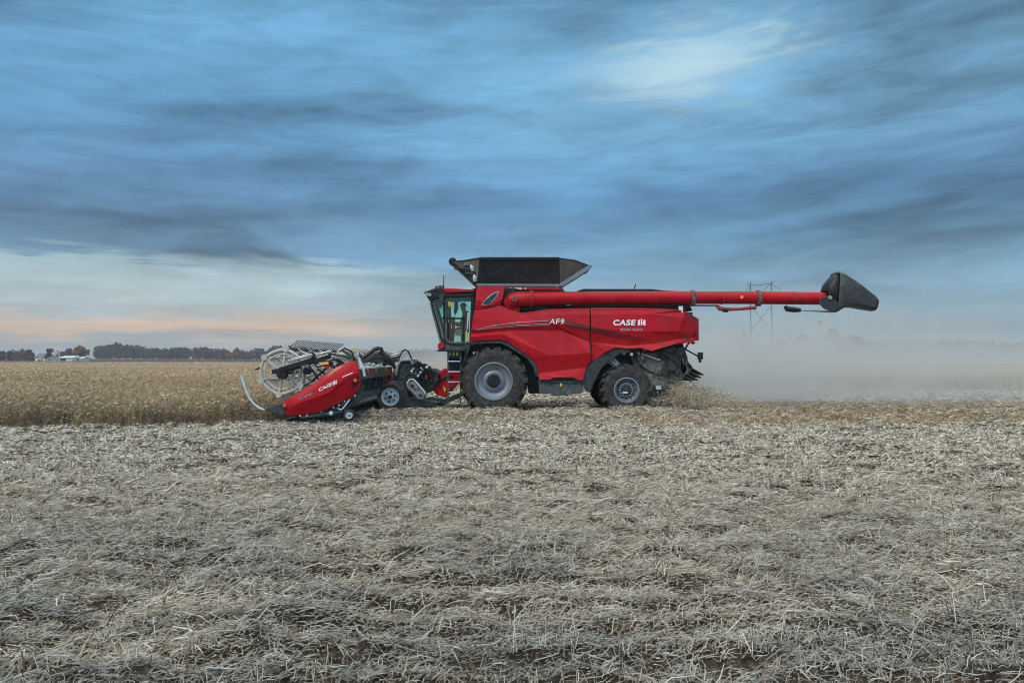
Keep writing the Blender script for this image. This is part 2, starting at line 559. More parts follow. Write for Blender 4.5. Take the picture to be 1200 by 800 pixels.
# ------------------------------------------------------------------ straw
def straws(x, y, z, L, r, pitch, yaw, bend, col, prism=False):
    """Bent stems: three nodes each; returns verts, quad indices, colours."""
    n = len(x)
    d = np.stack([np.cos(yaw) * np.cos(pitch), np.sin(yaw) * np.cos(pitch), np.sin(pitch)], -1)
    side = np.stack([-np.sin(yaw), np.cos(yaw), np.zeros(n)], -1)
    up = np.cross(d, side) * -1
    up = np.where(up[:, 2:3] < 0, -up, up)
    c0 = np.stack([x, y, z], -1)
    hl = (L / 2)[:, None]
    nodes = [c0 - d * hl, c0 + up * (bend * L)[:, None] + side * (bend * L * 0.7)[:, None], c0 + d * hl]
    rr_ = [r * 1.0, r * 1.0, r * 0.55]
    k = 3 if prism else 2
    roll = RNG.uniform(0, 2 * PI, n)
    V = np.zeros((n, 3, k, 3), np.float32)
    for i in range(3):
        for j in range(k):
            a = roll + (2 * PI * j / k if prism else PI * j)
            V[:, i, j] = nodes[i] + (side * np.cos(a)[:, None] + up * np.sin(a)[:, None]) * rr_[i][:, None]
    V = V.reshape(-1, 3)
    base = np.arange(n)[:, None] * (3 * k)
    q = []
    for i in range(2):
        for j in range(k if prism else 1):
            j2 = (j + 1) % k
            q.append([i * k + j, i * k + j2, (i + 1) * k + j2, (i + 1) * k + j])
    q = np.array(q).reshape(1, -1)
    return V, (base + q).ravel(), np.repeat(col, 3 * k, axis=0)

def straw_cols(n, pal, wts, jit=0.25):
    pal = np.array(pal)
    c = pal[RNG.choice(len(pal), n, p=np.array(wts) / sum(wts))]
    return np.clip(c * RNG.normal(1, jit, (n, 1)) * RNG.normal(1, 0.03, (n, 3)), 0.01, 0.85)

PALE = [(0.72, 0.67, 0.55), (0.58, 0.53, 0.42), (0.34, 0.29, 0.21), (0.78, 0.75, 0.66), (0.11, 0.088, 0.065)]
PW = [4, 4, 2.4, 2, 1.6]
BROWN = [(0.40, 0.31, 0.19), (0.29, 0.215, 0.125), (0.52, 0.44, 0.31), (0.13, 0.095, 0.06)]
BW = [4, 4, 2, 1.4]

class Acc:
    def __init__(s):
        s.v, s.f, s.c, s.n = [], [], [], 0
    def add(s, V, f, c):
        s.v.append(V); s.f.append(f + s.n); s.c.append(c); s.n += len(V)
    def build(s, name, m_, parent=None):
        return np_mesh(name, np.concatenate(s.v), np.concatenate(s.f), 4, m_, np.concatenate(s.c), parent)

def field_pts(n, y0, y1, spread=0.74, pad=1.6, power=1.0):
    """Points over the field between two depths, out to past the edges of the view."""
    yy = np.sqrt(RNG.uniform(y0 ** 2, y1 ** 2, n)) if power == 1 else RNG.uniform(y0, y1, n)
    xx = RNG.uniform(-1, 1, n) * (spread * yy + pad)
    return xx, yy

near, far = Acc(), Acc()
def scatter(acc, n, y0, y1, L0, L1, r0, r1, prism, lift, pal=PALE, wts=PW, thr=0.42, sel=None):
    x, y = field_pts(n, y0, y1)
    dn = 0.35 * fbm(x * 1.6 + 0.5 * y, y * 2.6, 4, 3) + 0.4 * fbm(x * 3.6 + 0.8 * y, y * 5.5, 2, 61) + 0.25 * (0.5 + 0.5 * np.sin(2 * np.pi * (y / 0.42 + 2.2 * fbm(x * 0.45, y * 0.5, 3, 77))))
    keep = RNG.uniform(0, 1, n) < np.clip((dn - thr) * 7 + 0.36, 0.12, 1)
    keep &= RNG.uniform(0, 1, n) < np.clip((y - 3.0) / 4.0 + 0.25 + 1.1 * (fbm(x * 0.5, y * 0.8, 3, 90) - 0.3), 0.3, 1)
    if sel is not None:
        keep &= sel(x, y)
    x, y, dn = x[keep], y[keep], dn[keep]
    n = len(x)
    L = RNG.uniform(L0, L1, n) * RNG.uniform(0.6, 1.0, n)
    r = RNG.uniform(r0, r1, n) * (1 if prism else y / 20)
    pitch = RNG.normal(0.08, 0.27, n)
    flow = 0.5 + (fbm(x * 0.5, y * 0.5, 2, 21) - 0.5) * 2.4
    yaw = 0.55 * flow + RNG.normal(0, 1.0, n)
    z = ground_h(x, y) + np.abs(np.sin(pitch)) * L * 0.4 + RNG.uniform(0.0, 1, n) ** 2 * lift
    bend = RNG.normal(0.04, 0.09, n)
    cols = straw_cols(n, pal, wts)
    near_grey = np.clip(1.3 - (y - 3.5) / 4.5, 0, 1) * np.clip(fbm(x * 0.8, y * 1.1, 4, 91) * 3.0 - .75, 0, 1) * RNG.uniform(.4, 1, n)   # greyer, darker stems towards the camera, in patches
    grey = cols.mean(1, keepdims=True) * np.array((0.56, 0.59, 0.575))
    cols = cols * (1 - near_grey[:, None]) + grey * near_grey[:, None]
    acc.add(*straws(x, y, z, L, r, pitch, yaw, bend, cols, prism))

notcrop = lambda x, y: ~((x < -5.6) & (y > 20.7))
fade_out = lambda x, y: RNG.uniform(0, 1, len(y)) < (13 - y) / 5
fade_in = lambda x, y: notcrop(x, y) & (RNG.uniform(0, 1, len(y)) < (y - 7.0) / 5)
scatter(near, 470000, 2.6, 13, 0.03, 0.165, 0.0015, 0.0035, True, 0.07, sel=fade_out)
scatter(near, 9000, 2.6, 13, 0.2, 0.42, 0.002, 0.0045, True, 0.10, sel=fade_out)
scatter(far, 540000, 7.5, 23.5, 0.03, 0.13, 0.0055, 0.0115, False, 0.08, sel=fade_in)
scatter(far, 150000, 23.5, 44, 0.08, 0.24, 0.006, 0.011, False, 0.09, sel=notcrop)

scatter(near, 170000, 2.6, 9, 0.008, 0.045, 0.0015, 0.004, True, 0.03, thr=.25)   # fine chaff and pod pieces
# short standing stubble in drilled rows
def stubble(acc, n, y0, y1, h0, h1, r, prism, sel=None):
    x, y = field_pts(n, y0, y1)
    y = np.round(y / 0.38) * 0.38 + RNG.normal(0, 0.03, n)
    if sel is not None:
        k = sel(x, y); x, y = x[k], y[k]
    n = len(x)
    h = RNG.uniform(h0, h1, n)
    pitch = RNG.normal(1.25, 0.25, n)
    acc.add(*straws(x, y, ground_h(x, y) + h * 0.45, h, np.full(n, r), pitch, RNG.uniform(0, 6.3, n), RNG.normal(0, 0.05, n),
                    straw_cols(n, PALE, [3, 4, 3, 1, 1]), prism))
stubble(near, 9000, 2.6, 9.5, 0.05, 0.15, 0.0032, True)
stubble(far, 26000, 9.5, 24, 0.06, 0.17, 0.006, False, notcrop)
# higher drift of residue that hides the foot of the tyres
def drift(acc, n, x0, x1, y0, y1, lift, pal, wts, ragged=False):
    x = RNG.uniform(x0, x1, n); y = RNG.uniform(y0, y1, n)
    if ragged:
        e = np.minimum(np.minimum(y - y0, (y1 - y) * .8) / 1.6, (x - x0) / 2.5)
        k = RNG.uniform(0, 1, n) < np.clip(e + 1.6 * (fbm(x * .5, y * .9, 4, 95) - .5), 0, 1)
        x, y = x[k], y[k]; n = len(x)
    bump = fbm(x * 1.1, y * 1.3, 3, 33)
    L = RNG.uniform(0.08, 0.3, n); pitch = RNG.normal(0.1, 0.45, n)
    z = ground_h(x, y) + RNG.uniform(0, 1, n) * lift * np.clip(bump * 2.2 - 0.35, 0.15, 1.3)
    acc.add(*straws(x, y, z, L, RNG.uniform(0.004, 0.009, n), pitch, 0.4 + RNG.normal(0, 0.9, n), RNG.normal(0.05, 0.1, n),
                    straw_cols(n, pal, wts), False))
drift(far, 60000, -6.0, 6.5, 21.6, 23.9, 0.20, PALE + BROWN[:2], PW + [3, 3])
tag(near.build('cut_straw', M['straw']), 'loose pale straw lying over the near stubble', 'straw', kind='stuff')
tag(far.build('field_stubble', M['straw']), 'matted pale stubble stretching up to the harvester', 'stubble', kind='stuff')

# fresh brown swath behind the harvester
sw = Acc()
drift(sw, 150000, 2.6, 30, 18.6, 30, 0.19, BROWN + PALE[:2], BW + [1, 1], True)
drift(sw, 14000, -5.8, 5.0, 19.8, 21.8, 0.10, BROWN + PALE[:2], BW + [3, 3])
tag(sw.build('chopped_swath', M['straw']), 'fresh brown chopped straw strewn behind the harvester', 'straw', kind='stuff')

# ------------------------------------------------------------------ standing crop
def crop_template(seed, quads):
    r = np.random.default_rng(seed)
    V, Fq, C = [], [], []
    def quad(p, d, wv, c):
        b = len(V)
        V.extend([p - wv, p + wv, p + d + wv * 0.6, p + d - wv * 0.6])
        Fq.append([b, b + 1, b + 2, b + 3]); C.extend([c] * 4)
    stemc = np.array((0.37, 0.28, 0.17)); podc = np.array((0.45, 0.35, 0.22)); palec = np.array((0.62, 0.54, 0.40))
    for s_ in range(max(2, quads // 14)):
        a = r.uniform(0, 6.3); lean = r.uniform(0.02, 0.3)
        top = np.array([math.cos(a) * lean, math.sin(a) * lean, r.uniform(0.7, 1.0)])
        p0 = np.array([r.uniform(-.05, .05), r.uniform(-.05, .05), 0.0])
        yaw = r.uniform(0, 6.3); wv = np.array([math.cos(yaw), math.sin(yaw), 0]) * 0.006
        quad(p0, top, wv, stemc * r.uniform(0.7, 1.3))
        for k in range(16):
            h = r.uniform(0.05, 1.0)
            p = p0 + top * h
            ya = r.uniform(0, 6.3); up_ = r.uniform(-0.5, 0.9)
            L = r.uniform(0.03, 0.10)
            d = np.array([math.cos(ya), math.sin(ya), up_]) * L
            wv = np.cross(d, r.normal(size=3)); wv = wv / np.linalg.norm(wv) * r.uniform(0.005, 0.012)
            quad(p, d, wv, (podc if r.random() < 0.68 else palec) * r.uniform(0.6, 1.35))
    return np.array(V), np.array(Fq), np.array(C)

def plants(acc, x, y, quads, scale=1.0, wid=1.0, nt=8):
    n = len(x)
    which = RNG.integers(0, nt, n)
    for k in range(nt):
        tv, tf, tcx = crop_template(100 + k + quads, quads)
        m_ = which == k
        xs, ys = x[m_], y[m_]
        c = len(xs)
        if not c:
            continue
        a = RNG.uniform(0, 2 * PI, c); s_ = RNG.uniform(0.7, 1.08, c) * scale * np.where(RNG.uniform(0, 1, c) < .06, 1.14, 1)
        ca, sa = np.cos(a), np.sin(a)
        V = np.empty((c, len(tv), 3), np.float32)
        V[:, :, 0] = xs[:, None] + (tv[None, :, 0] * ca[:, None] - tv[None, :, 1] * sa[:, None]) * s_[:, None] * wid
        V[:, :, 1] = ys[:, None] + (tv[None, :, 0] * sa[:, None] + tv[None, :, 1] * ca[:, None]) * s_[:, None] * wid
        V[:, :, 2] = ground_h(xs, ys)[:, None] + tv[None, :, 2] * s_[:, None] * (0.92 + 0.16 * (fbm(xs * 0.4, ys * 0.4, 2, 55) - 0.5))[:, None]
        f = (np.arange(c)[:, None] * len(tv) + tf.ravel()[None]).ravel()
        tone = (0.75 + 0.5 * fbm(xs * 0.25, ys * 0.12, 3, 71)) * RNG.uniform(0.8, 1.2, c)
        col = np.clip(tcx[None] * tone[:, None, None], 0.01, 0.8).reshape(-1, 3)
        acc.add(V.reshape(-1, 3), f, col)

crop = Acc()
def in_crop(x, y):
    edge = 19.3 + 0.8 * np.clip((x + 9.6) / 2.2, 0, 1) + 0.3 * (vnoise(x * 1.3, x * 0, 5) - 0.5)
    return ((x < -6.35 + 0.2 * vnoise(y * 2, y * 0, 6)) & (y > edge) & (y < 40.5)) | (y >= 40.5)
def crop_area(n, y0, y1):
    x, y = field_pts(n, y0, y1, 0.76, 4)
    k = in_crop(x, y)
    return x[k], y[k]
x, y = crop_area(25000, 19.1, 25); plants(crop, x, y, 56, 0.93)
x, y = crop_area(30000, 25, 42); plants(crop, x, y, 42, 0.95, 1.25)
x, y = crop_area(42000, 42, 85); plants(crop, x, y, 28, 0.95, 1.8)
x, y = crop_area(30000, 85, 200); plants(crop, x, y, 14, 0.95, 3.2)
cropo = tag(crop.build('standing_crop', M['crop']), 'dry brown standing soybean crop filling the far field', 'crop', kind='stuff')

# dense middle of the crop under the plant tops
cx = np.concatenate([np.arange(-34, 36, 0.45)]) ; 
def crop_mass(name, x0, x1, y0, y1, nx_, ny_, edge_in):
    ux = np.linspace(0, 1, nx_); uy = np.linspace(0, 1, ny_) ** 1.7
    xx = x0 + (x1 - x0) * ux; yy = y0 + (y1 - y0) * uy
    A, B = np.meshgrid(xx, yy)
    Zc = 0.60 + 0.30 * (fbm(A * 1.2, B * 1.2, 4, 41) - 0.5)
    Zc = Zc * np.clip((B - y0) / edge_in, 0, 1) ** 0.6
    Zc = Zc * np.clip((x1 - A) / 0.9, 0, 1) ** 0.6 if x1 < 0 else Zc
    Vv = np.stack([A, B, Zc - 0.02], -1).reshape(-1, 3)
    i_ = (np.arange(ny_ - 1)[:, None] * nx_ + np.arange(nx_ - 1)[None]).ravel()
    fq = np.stack([i_, i_ + 1, i_ + nx_ + 1, i_ + nx_], -1).ravel()
    o = np_mesh(name, Vv, fq, 4, M['canopy'], smooth=True, parent=cropo)
    return o
crop_mass('crop_stems', -60, -6.4, 20.2, 41, 240, 120, 1.6)
crop_mass('crop_stems', -260, 260, 40.6, 205, 420, 220, 1.2)

# ================================================================== the harvester
YC = 25.9                      # middle plane of the machine
def mir(v):
    return Vector((v[0], 2 * YC - v[1], v[2]))
def mirror_mb(mb):
    r = MB(); r.v = [mir(v) for v in mb.v]; r.f = [list(f)[::-1] for f in mb.f]
    return r
YP = 24.2                      # near side panels
base = P(650, 480, 24.2); base.y = YC; base.z = 0
HV = thing('combine_harvester', base, 'big red combine harvester with its unloading tube folded back, driving left through the field', 'harvester')

class Panel:
    """Faceted sheet: named points (px, py, offset in metres away from the near plane)."""
    def __init__(s, pts, faces):
        s.p, s.f = pts, faces
    def mb(s):
        names = list(s.p)
        ix = {k: i for i, k in enumerate(names)}
        m = MB()
        m.add([P(s.p[k][0], s.p[k][1], YP + s.p[k][2]) for k in names], [[ix[k] for k in f] for f in s.f])
        return m
    def off(s, px, py):
        best = None
        for f in s.f:
            for i in range(1, len(f) - 1):
                a, b, c = (s.p[f[0]], s.p[f[i]], s.p[f[i + 1]])
                d = (b[1] - c[1]) * (a[0] - c[0]) + (c[0] - b[0]) * (a[1] - c[1])
                if abs(d) < 1e-9:
                    continue
                u = ((b[1] - c[1]) * (px - c[0]) + (c[0] - b[0]) * (py - c[1])) / d
                v = ((c[1] - a[1]) * (px - c[0]) + (a[0] - c[0]) * (py - c[1])) / d
                wq = 1 - u - v
                mn = min(u, v, wq)
                if best is None or mn > best[0]:
                    best = (mn, u * a[2] + v * b[2] + wq * c[2])
        return best[1]
    def at(s, px, py, proud=0.022):
        return P(px, py, YP + s.off(px, py) - proud)

front_panel = Panel({
    'T2': (586.6, 358, 0.130), 'T3': (600, 363.4, 0.120), 'T3b': (612, 366.8, 0.120), 'T4': (640, 362.3, 0.130), 'T4b': (665, 361.4, 0.130), 'T5': (691, 361, 0.130),
    'a0': (556, 364, 0.100), 'c10': (554.3, 373, 0.055), 'c11': (588, 366.5, 0.070), 'c12': (612, 371.5, 0.070), 'c13': (640, 369, 0.062), 'c14': (691, 368.5, 0.055),
    'd0': (552.6, 386.5, 0.019), 'd1': (600, 380, 0.000), 'd2': (643, 377, 0.000), 'd3': (691, 384.5, 0.000),
    'e0': (552, 391, 0.095), 'e1': (598, 387, 0.114), 'e2': (660, 387, 0.114), 'e3': (691, 401, 0.114),
    'f0': (551.5, 394.5, 0.000), 'f1': (588, 391, 0.000), 'f2': (600, 396.5, 0.000), 'f3': (628, 419, 0.000), 'f4': (633, 437, 0.095),
    'g1': (644, 416.5, -0.019), 'g2': (692, 413.5, -0.019),
    'h0': (549, 401.5, 0.030), 'h1': (553, 399.6, 0.030), 'h2': (587, 398, 0.030), 'h3': (596, 401, 0.030), 'h4': (624, 421, 0.030), 'h5': (630.3, 428, 0.030), 'h6': (631, 439.5, 0.060),
    'k0': (692.5, 424, 0.070), 'k1': (686.5, 430.5, 0.080),
    'm0': (632, 445, 0.000), 'm1': (644.5, 445, 0.000), 'm2': (650, 442.3, 0.000), 'm3': (671, 442, 0.000), 'm4': (677, 445.3, 0.000), 'm5': (683.2, 446.3, 0.000),
}, [
    ('a0', 'T2', 'c11', 'c10'), ('T2', 'T3', 'c11'), ('T3', 'T3b', 'c12', 'c11'), ('T3b', 'T4', 'c13', 'c12'), ('T4', 'T4b', 'T5', 'c14', 'c13'),
    ('c10', 'c11', 'd1', 'd0'), ('c11', 'c12', 'd1'), ('c12', 'c13', 'd2', 'd1'), ('c13', 'c14', 'd3', 'd2'),
    ('d0', 'd1', 'e1', 'e0'), ('d1', 'd2', 'e2', 'e1'), ('d2', 'd3', 'e3', 'e2'),
    ('e0', 'e1', 'f1', 'f0'), ('e1', 'f2', 'f1'), ('e1', 'g1', 'f3', 'f2'), ('g1', 'f4', 'f3'),
    ('e1', 'e2', 'g1'), ('e2', 'g2', 'g1'), ('e2', 'e3', 'g2'), ('g1', 'g2', 'k0', 'k1', 'f4'),
    ('f0', 'f1', 'h2', 'h1'), ('f0', 'h1', 'h0'), ('f1', 'f2', 'h3', 'h2'), ('f2', 'f3', 'h4', 'h3'), ('f3', 'f4', 'h5', 'h4'), ('f4', 'h6', 'h5'),
    ('f4', 'k1', 'm5', 'm4', 'm3'), ('f4', 'm3', 'm2', 'm1'), ('f4', 'm1', 'm0', 'h6'),
])
rear_panel = Panel({
    'T5': (692.4, 361, 0.130), 'T6': (760, 361.4, 0.130), 'T7': (795, 363, 0.170), 'T8': (803, 365.3, 0.240), 'T9': (816, 372.4, 0.500),
    'c0': (692.4, 368.5, 0.055), 'c1': (760, 368, 0.055), 'c2': (800, 372, 0.160), 'c3': (816.4, 377, 0.460),
    'd0': (692.4, 384.5, 0.000), 'd1': (755, 388, 0.000), 'd2': (795, 388, 0.114), 'd3': (817.2, 388, .46),
    'e0': (692.4, 401, 0.114), 'e1': (735, 405, 0.095), 'e2': (768, 402.5, 0.133), 'e3': (795, 397, 0.228), 'e4': (816.6, 395.5, .48),
    'b0': (693.6, 424, 0.133), 'b1': (712, 411.6, 0.038), 'b2': (721, 407.2, 0.038), 'b3': (736.5, 408.6, 0.038), 'b4': (751.5, 408, 0.038), 'b5': (763.5, 411.4, 0.000),
    'b6': (792, 403, 0.114), 'b7': (811.5, 401, .38), 'b8': (816, 398.5, .47),
}, [
    ('T5', 'T6', 'c1', 'c0'), ('T6', 'T7', 'T8', 'c2', 'c1'), ('T8', 'T9', 'c3', 'c2'),
    ('c0', 'c1', 'd1', 'd0'), ('c1', 'c2', 'd2', 'd1'), ('c2', 'c3', 'd3', 'd2'),
    ('d0', 'd1', 'e1', 'e0'), ('d1', 'd2', 'e3', 'e2'), ('d1', 'e2', 'e1'), ('d2', 'd3', 'e4', 'e3'),
    ('e0', 'e1', 'b2', 'b1', 'b0'), ('e1', 'b3', 'b2'), ('e1', 'e2', 'b5', 'b4', 'b3'), ('e2', 'e3', 'b6', 'b5'), ('e3', 'e4', 'b8', 'b7', 'b6'),
])
shoulder = Panel({
    'a': (559, 336, .17), 'b': (591, 335.6, .17), 'c': (589, 350, .10), 'd': (586.4, 357.4, .13), 'e': (556.2, 363.4, .1), 'f': (557.4, 351, .06), 'g': (575, 357.5, .05),
}, [('a', 'b', 'c', 'f'), ('f', 'c', 'g'), ('c', 'd', 'g'), ('f', 'g', 'e'), ('g', 'd', 'e')])

pf = front_panel.mb().build('side_panel', M['red'], HV, bevel=.012, smooth=False, solid=.03)
pr = rear_panel.mb().build('side_panel', M['red'], HV, bevel=.012, smooth=False, solid=.03)
ps = shoulder.mb().build('shoulder_panel', M['red'], HV, bevel=.01, smooth=False, solid=.03)
for pn in (front_panel, rear_panel):
    mirror_mb(pn.mb()).build('side_panel', M['red'], HV, smooth=False, solid=.03)
mirror_mb(shoulder.mb()).build('shoulder_panel', M['red'], HV, smooth=False, solid=.03)

def on_panel(pn, pts, name, m_, parent, proud=.022, thick=.006):
    """Outline in survey pixels laid on a panel, with a little thickness."""
    mb = MB()
    a = [pn.at(x, y, proud) for x, y in pts]
    mb.prism(a, (0, thick, 0))
    return mb.build(name, m_, parent, smooth=False)

# blue slot window in the shoulder, with a pale rim
slot = [(565.2, 356.2), (569, 351.5), (575, 346), (580, 343), (583.3, 342.6), (582, 346.5), (577, 352.5), (571, 356.3)]
def grow(pts, k):
    cx_ = sum(p[0] for p in pts) / len(pts); cy_ = sum(p[1] for p in pts) / len(pts)
    return [(cx_ + (p[0] - cx_) * k, cy_ + (p[1] - cy_) * k) for p in pts]
pw = on_panel(shoulder, grow(slot, 1.13), 'window_rim', M['steel'], ps, .03, .01)
on_panel(shoulder, slot, 'side_window', M['slot'], ps, .037, .008)

def band(pn, top, bot, name, m_, parent, n=14, proud=.021):
    """Stripe between two poly-lines (px), following the panel."""
    def along(pl, t_):
        k = t_ * (len(pl) - 1); i = min(int(k), len(pl) - 2); u = k - i
        return (pl[i][0] * (1 - u) + pl[i + 1][0] * u, pl[i][1] * (1 - u) + pl[i + 1][1] * u)
    vs, fs = [], []
    for i in range(n + 1):
        for pl in (top, bot):
            vs.append(pn.at(*along(pl, i / n), proud))
    for i in range(n):
        fs.append((2 * i, 2 * i + 2, 2 * i + 3, 2 * i + 1))
    return MB().add(vs, fs).build(name, m_, parent, smooth=False, solid=.004)
band(front_panel, [(558, 385.6), (580, 380.6), (605, 377.3), (642, 375.2)], [(558, 387.0), (580, 384.0), (605, 381.2), (642, 379.6)], 'silver_stripe', M['chrome'], pf)
band(front_panel, [(575, 384.6), (605, 381.9), (644, 380.2)], [(575, 385.2), (605, 382.6), (644, 381.2)], 'silver_stripe', M['chrome'], pf)
for k, (pn, par, x0, x1) in enumerate(((front_panel, pf, 663, 690.4), (rear_panel, pr, 693, 760))):
    def ln(x, o, s_):
        return 375.8 + o + (x - 663) * s_
    for (o0, o1, s_) in ((0.0, 2.2, .232), (3.4, 4.6, .226), (5.6, 6.3, .222)):
        xe = x1 if k == 0 else x1 - o0 * 2.3
        band(pn, [(x0, ln(x0, o0, s_)), (xe, ln(xe, o0, s_))], [(x0, ln(x0, o1, s_)), (xe, ln(xe, o0 + (0.4 if k else o1 - o0), s_))], 'dark_stripe', M['stripe'], par)

def text_polys(s_, bold=0.0, shear=0.0, ex=0.0, sp=1.1):
    cu = bpy.data.curves.new('lettering', 'FONT')
    cu.body = s_; cu.offset = bold; cu.shear = shear; cu.fill_mode = 'FRONT' if not ex else 'BOTH'
    cu.resolution_u = 3; cu.space_character = sp
    o = bpy.data.objects.new('lettering', cu); COL.objects.link(o)
    bpy.context.view_layer.update()
    ev = o.evaluated_get(bpy.context.evaluated_depsgraph_get())
    me = ev.to_mesh()
    vs = [(v.co.x, v.co.y) for v in me.vertices]; fs = [tuple(p.vertices) for p in me.polygons]
    ev.to_mesh_clear()
    bpy.data.objects.remove(o); bpy.data.curves.remove(cu)
    x0 = min(v[0] for v in vs); x1 = max(v[0] for v in vs); y0 = min(v[1] for v in vs); y1 = max(v[1] for v in vs)
    return [((v[0] - x0) / (x1 - x0), (v[1] - y0) / (y1 - y0)) for v in vs], fs

def lettering(s_, px0, px1, pyt, pyb, pn, m_, parent, name='lettering', bold=0.02, shear=0.0, skew=0.0, proud=.024, fixedY=None):
    vs, fs = text_polys(s_, bold, shear)
    pts = []
    for u, v in vs:
        px = px0 + (px1 - px0) * u
        py = pyb + (pyt - pyb) * v + skew * u
        pts.append(pn.at(px, py, proud) if fixedY is None else P(px, py, fixedY))
    return MB().add(pts, fs).build(name, m_, parent, smooth=False)
M['redlet'] = mat('red_emblem', (0.45, 0.02, 0.03), 0.45, var=0.05)
lettering('CASE', 718.5, 745.0, 374.6, 381.2, rear_panel, M['white'], pr, bold=.035, shear=.12)
# the joined I and H of the emblem
def emblem(x, y, h, pn, par, sk=0.0, s=1.0, fixedY=None, m1=None):
    def q(a, b, c, d, mm, pr_):
        mb = MB()
        pts = [(a, b), (c, b), (c, d), (a, d)]
        if fixedY is None:
            mb.prism([pn.at(*p_, pr_) for p_ in pts], (0, .004, 0))
        else:
            mb.prism([P(p_[0], p_[1] + sk * (p_[0] - x), fixedY - pr_ + .02) for p_ in pts], (0, .004, 0))
        mb.build('emblem', mm, par, smooth=False)
    q(x, y, x + 2.5 * s, y + h, m1 or M['white'], .024)
    q(x + 6.3 * s, y, x + 8.9 * s, y + h, m1 or M['white'], .024)
    q(x + 5.0 * s, y + h * .40, x + 6.3 * s, y + h * .66, m1 or M['white'], .024)
    q(x + 3.4 * s, y - h * .2, x + 5.0 * s, y + h, m1 or M['white'], .030)
emblem(747.5, 374.8, 6.4, rear_panel, pr)
lettering('AXIAL-FLOW', 726.5, 754, 384.6, 387.8, rear_panel, M['chrome'], pr, bold=.01, shear=.3)
lettering('AF9', 642.4, 662.2, 372.7, 380.7, front_panel, M['badge'], pf, bold=.06, shear=.2, proud=.026)
lettering('AF9', 643.3, 661.3, 373.5, 379.9, front_panel, M['white'], pf, bold=.004, shear=.2, proud=.034)

# panel gap, grab latch, rear marker
MB().beam(P(691.7, 361, YP + .14), P(692.6, 424, YP + .08), .05, .02).build('panel_gap', M['black'], HV)
on_panel(rear_panel, [(811.5, 392), (815.5, 389.5), (815.8, 392.5), (813, 393.6)], 'rear_marker', M['black'], pr)
on_panel(rear_panel, [(793, 373), (803, 371.6), (816, 373.6), (808, 375)], 'vent_slit', M['stripe'], pr)

# body core and decks
core = MB()
def slab(pxpts, y0, y1):
    a = [P(x, y, y0) for x, y in pxpts]
    core.prism(a, (0, y1 - y0, 0))
slab([(566, 364), (600, 366), (640, 364), (812, 366), (806, 399), (760, 408), (690, 424), (650, 436), (634, 436), (626, 412), (600, 392), (566, 394)], YP + .3, 2 * YC - YP - .3)
core.build('body_core', M['dark'], HV)
# wheel-arch liners
lin_ = MB()
lin_.prism([P(x, y, YP + .06) for x, y in [(553, 399.8), (587, 398.4), (596, 401.4), (624, 421.2), (630, 428.4), (630.5, 437), (632, 441), (628, 441), (625, 430), (618, 420), (594, 405), (586, 402), (553, 403)]], (0, .9, 0))
lin_.build('arch_liner', M['teal'], HV)
l2 = MB()
l2.prism([P(x, y, YP + .09) for x, y in [(721, 407.5), (712, 412), (693.5, 424.5), (686, 431.5), (683, 447), (686, 458), (691, 460), (697, 446), (704, 432), (716, 420), (728, 414), (738, 412), (737, 409)]], (0, .12, 0))
l2.build('arch_liner', M['dark'], HV)
inner = MB()
inner.prism([P(x, y, YP + .95) for x, y in [(553, 401), (600, 401), (630, 430), (633.5, 461), (620, 461), (616, 430), (596, 412), (553, 412)]], (0, 1.6, 0))
inner.prism([P(x, y, YP + .95) for x, y in [(690, 420), (800, 402), (806, 420), (790, 440), (760, 446), (725, 440), (692, 446)]], (0, 1.5, 0))
inner.build('chassis', M['dark'], HV)

# belly box with sticker and steps of the plate
bt = MB()
bt.prism([P(x, y, YP + .12) for x, y in [(631, 445), (683.5, 446.5), (684, 458), (681, 461), (668, 461.5), (664, 463.8), (650, 463.8), (646, 461.5), (632, 461)]], (0, 3.1, 0))
btb = bt.build('battery_box', M['panelgrey'], HV, bevel=.02)
MB().beam(P(632, 446.3, YP + .1), P(683.5, 447.4, YP + .1), .03, .09).build('box_lid', M['teal'], btb)
MB().box(P(656.3, 452.6, YP + .1), P(658.6, 447.2, YP + .12)).build('sticker', M['yellow'], btb)
MB().beam(P(648, 443.3, YP + .06), P(673.5, 443.0, YP + .06), .06, .05).build('grab_recess', M['black'], HV)

# engine deck and hood behind the tank
hd = MB()
hd.prism([P(x, y, 25.0) for x, y in [(676, 341), (684, 338.3), (764, 338.4), (780, 340.3), (800, 341), (812, 364), (676, 364)]], (0, 1.9, 0))
hdo = hd.build('engine_hood', M['black'], HV, bevel=.03)
MB().beam(P(742.5, 340, 25.3), P(745, 333.2, 25.3), .02, .03).build('aerial', M['black'], hdo)
for k in range(16):
    xx = 618 + k * 11.3 + rnd.uniform(-3, 3)
    pass
dk = MB()
for k in range(26):
    xx = 612 + k * 7.4
    dk.box(P(xx, 362.5, YP + .32), P(xx + rnd.uniform(2, 7), 357 + rnd.uniform(0, 4), YP + .32) + Vector((0, .4, 0)))
dk.tube([P(640, 360.3, YP + .28), P(700, 360, YP + .28), P(806, 360.6, YP + .3)], .03, 6)
dk.tube([P(780, 358.5, YP + .25), P(795, 356, YP + .25), P(801, 361, YP + .25), P(803, 366, YP + .3)], .035, 6)
dk.build('deck_fittings', M['dark'], HV)
MB().box(P(795.5, 366.5, YP + .2), P(799.5, 358.5, YP + .3)).build('deck_lamp', M['white'], HV)
# rounded bump of the filler cap
MB().lathe([(0.001, 0), (.16, 0), (.26, .05), (.28, .1)], P(677, 362.8, YP + .35), 20, 'Y').build('deck_cover', M['steel'], HV)

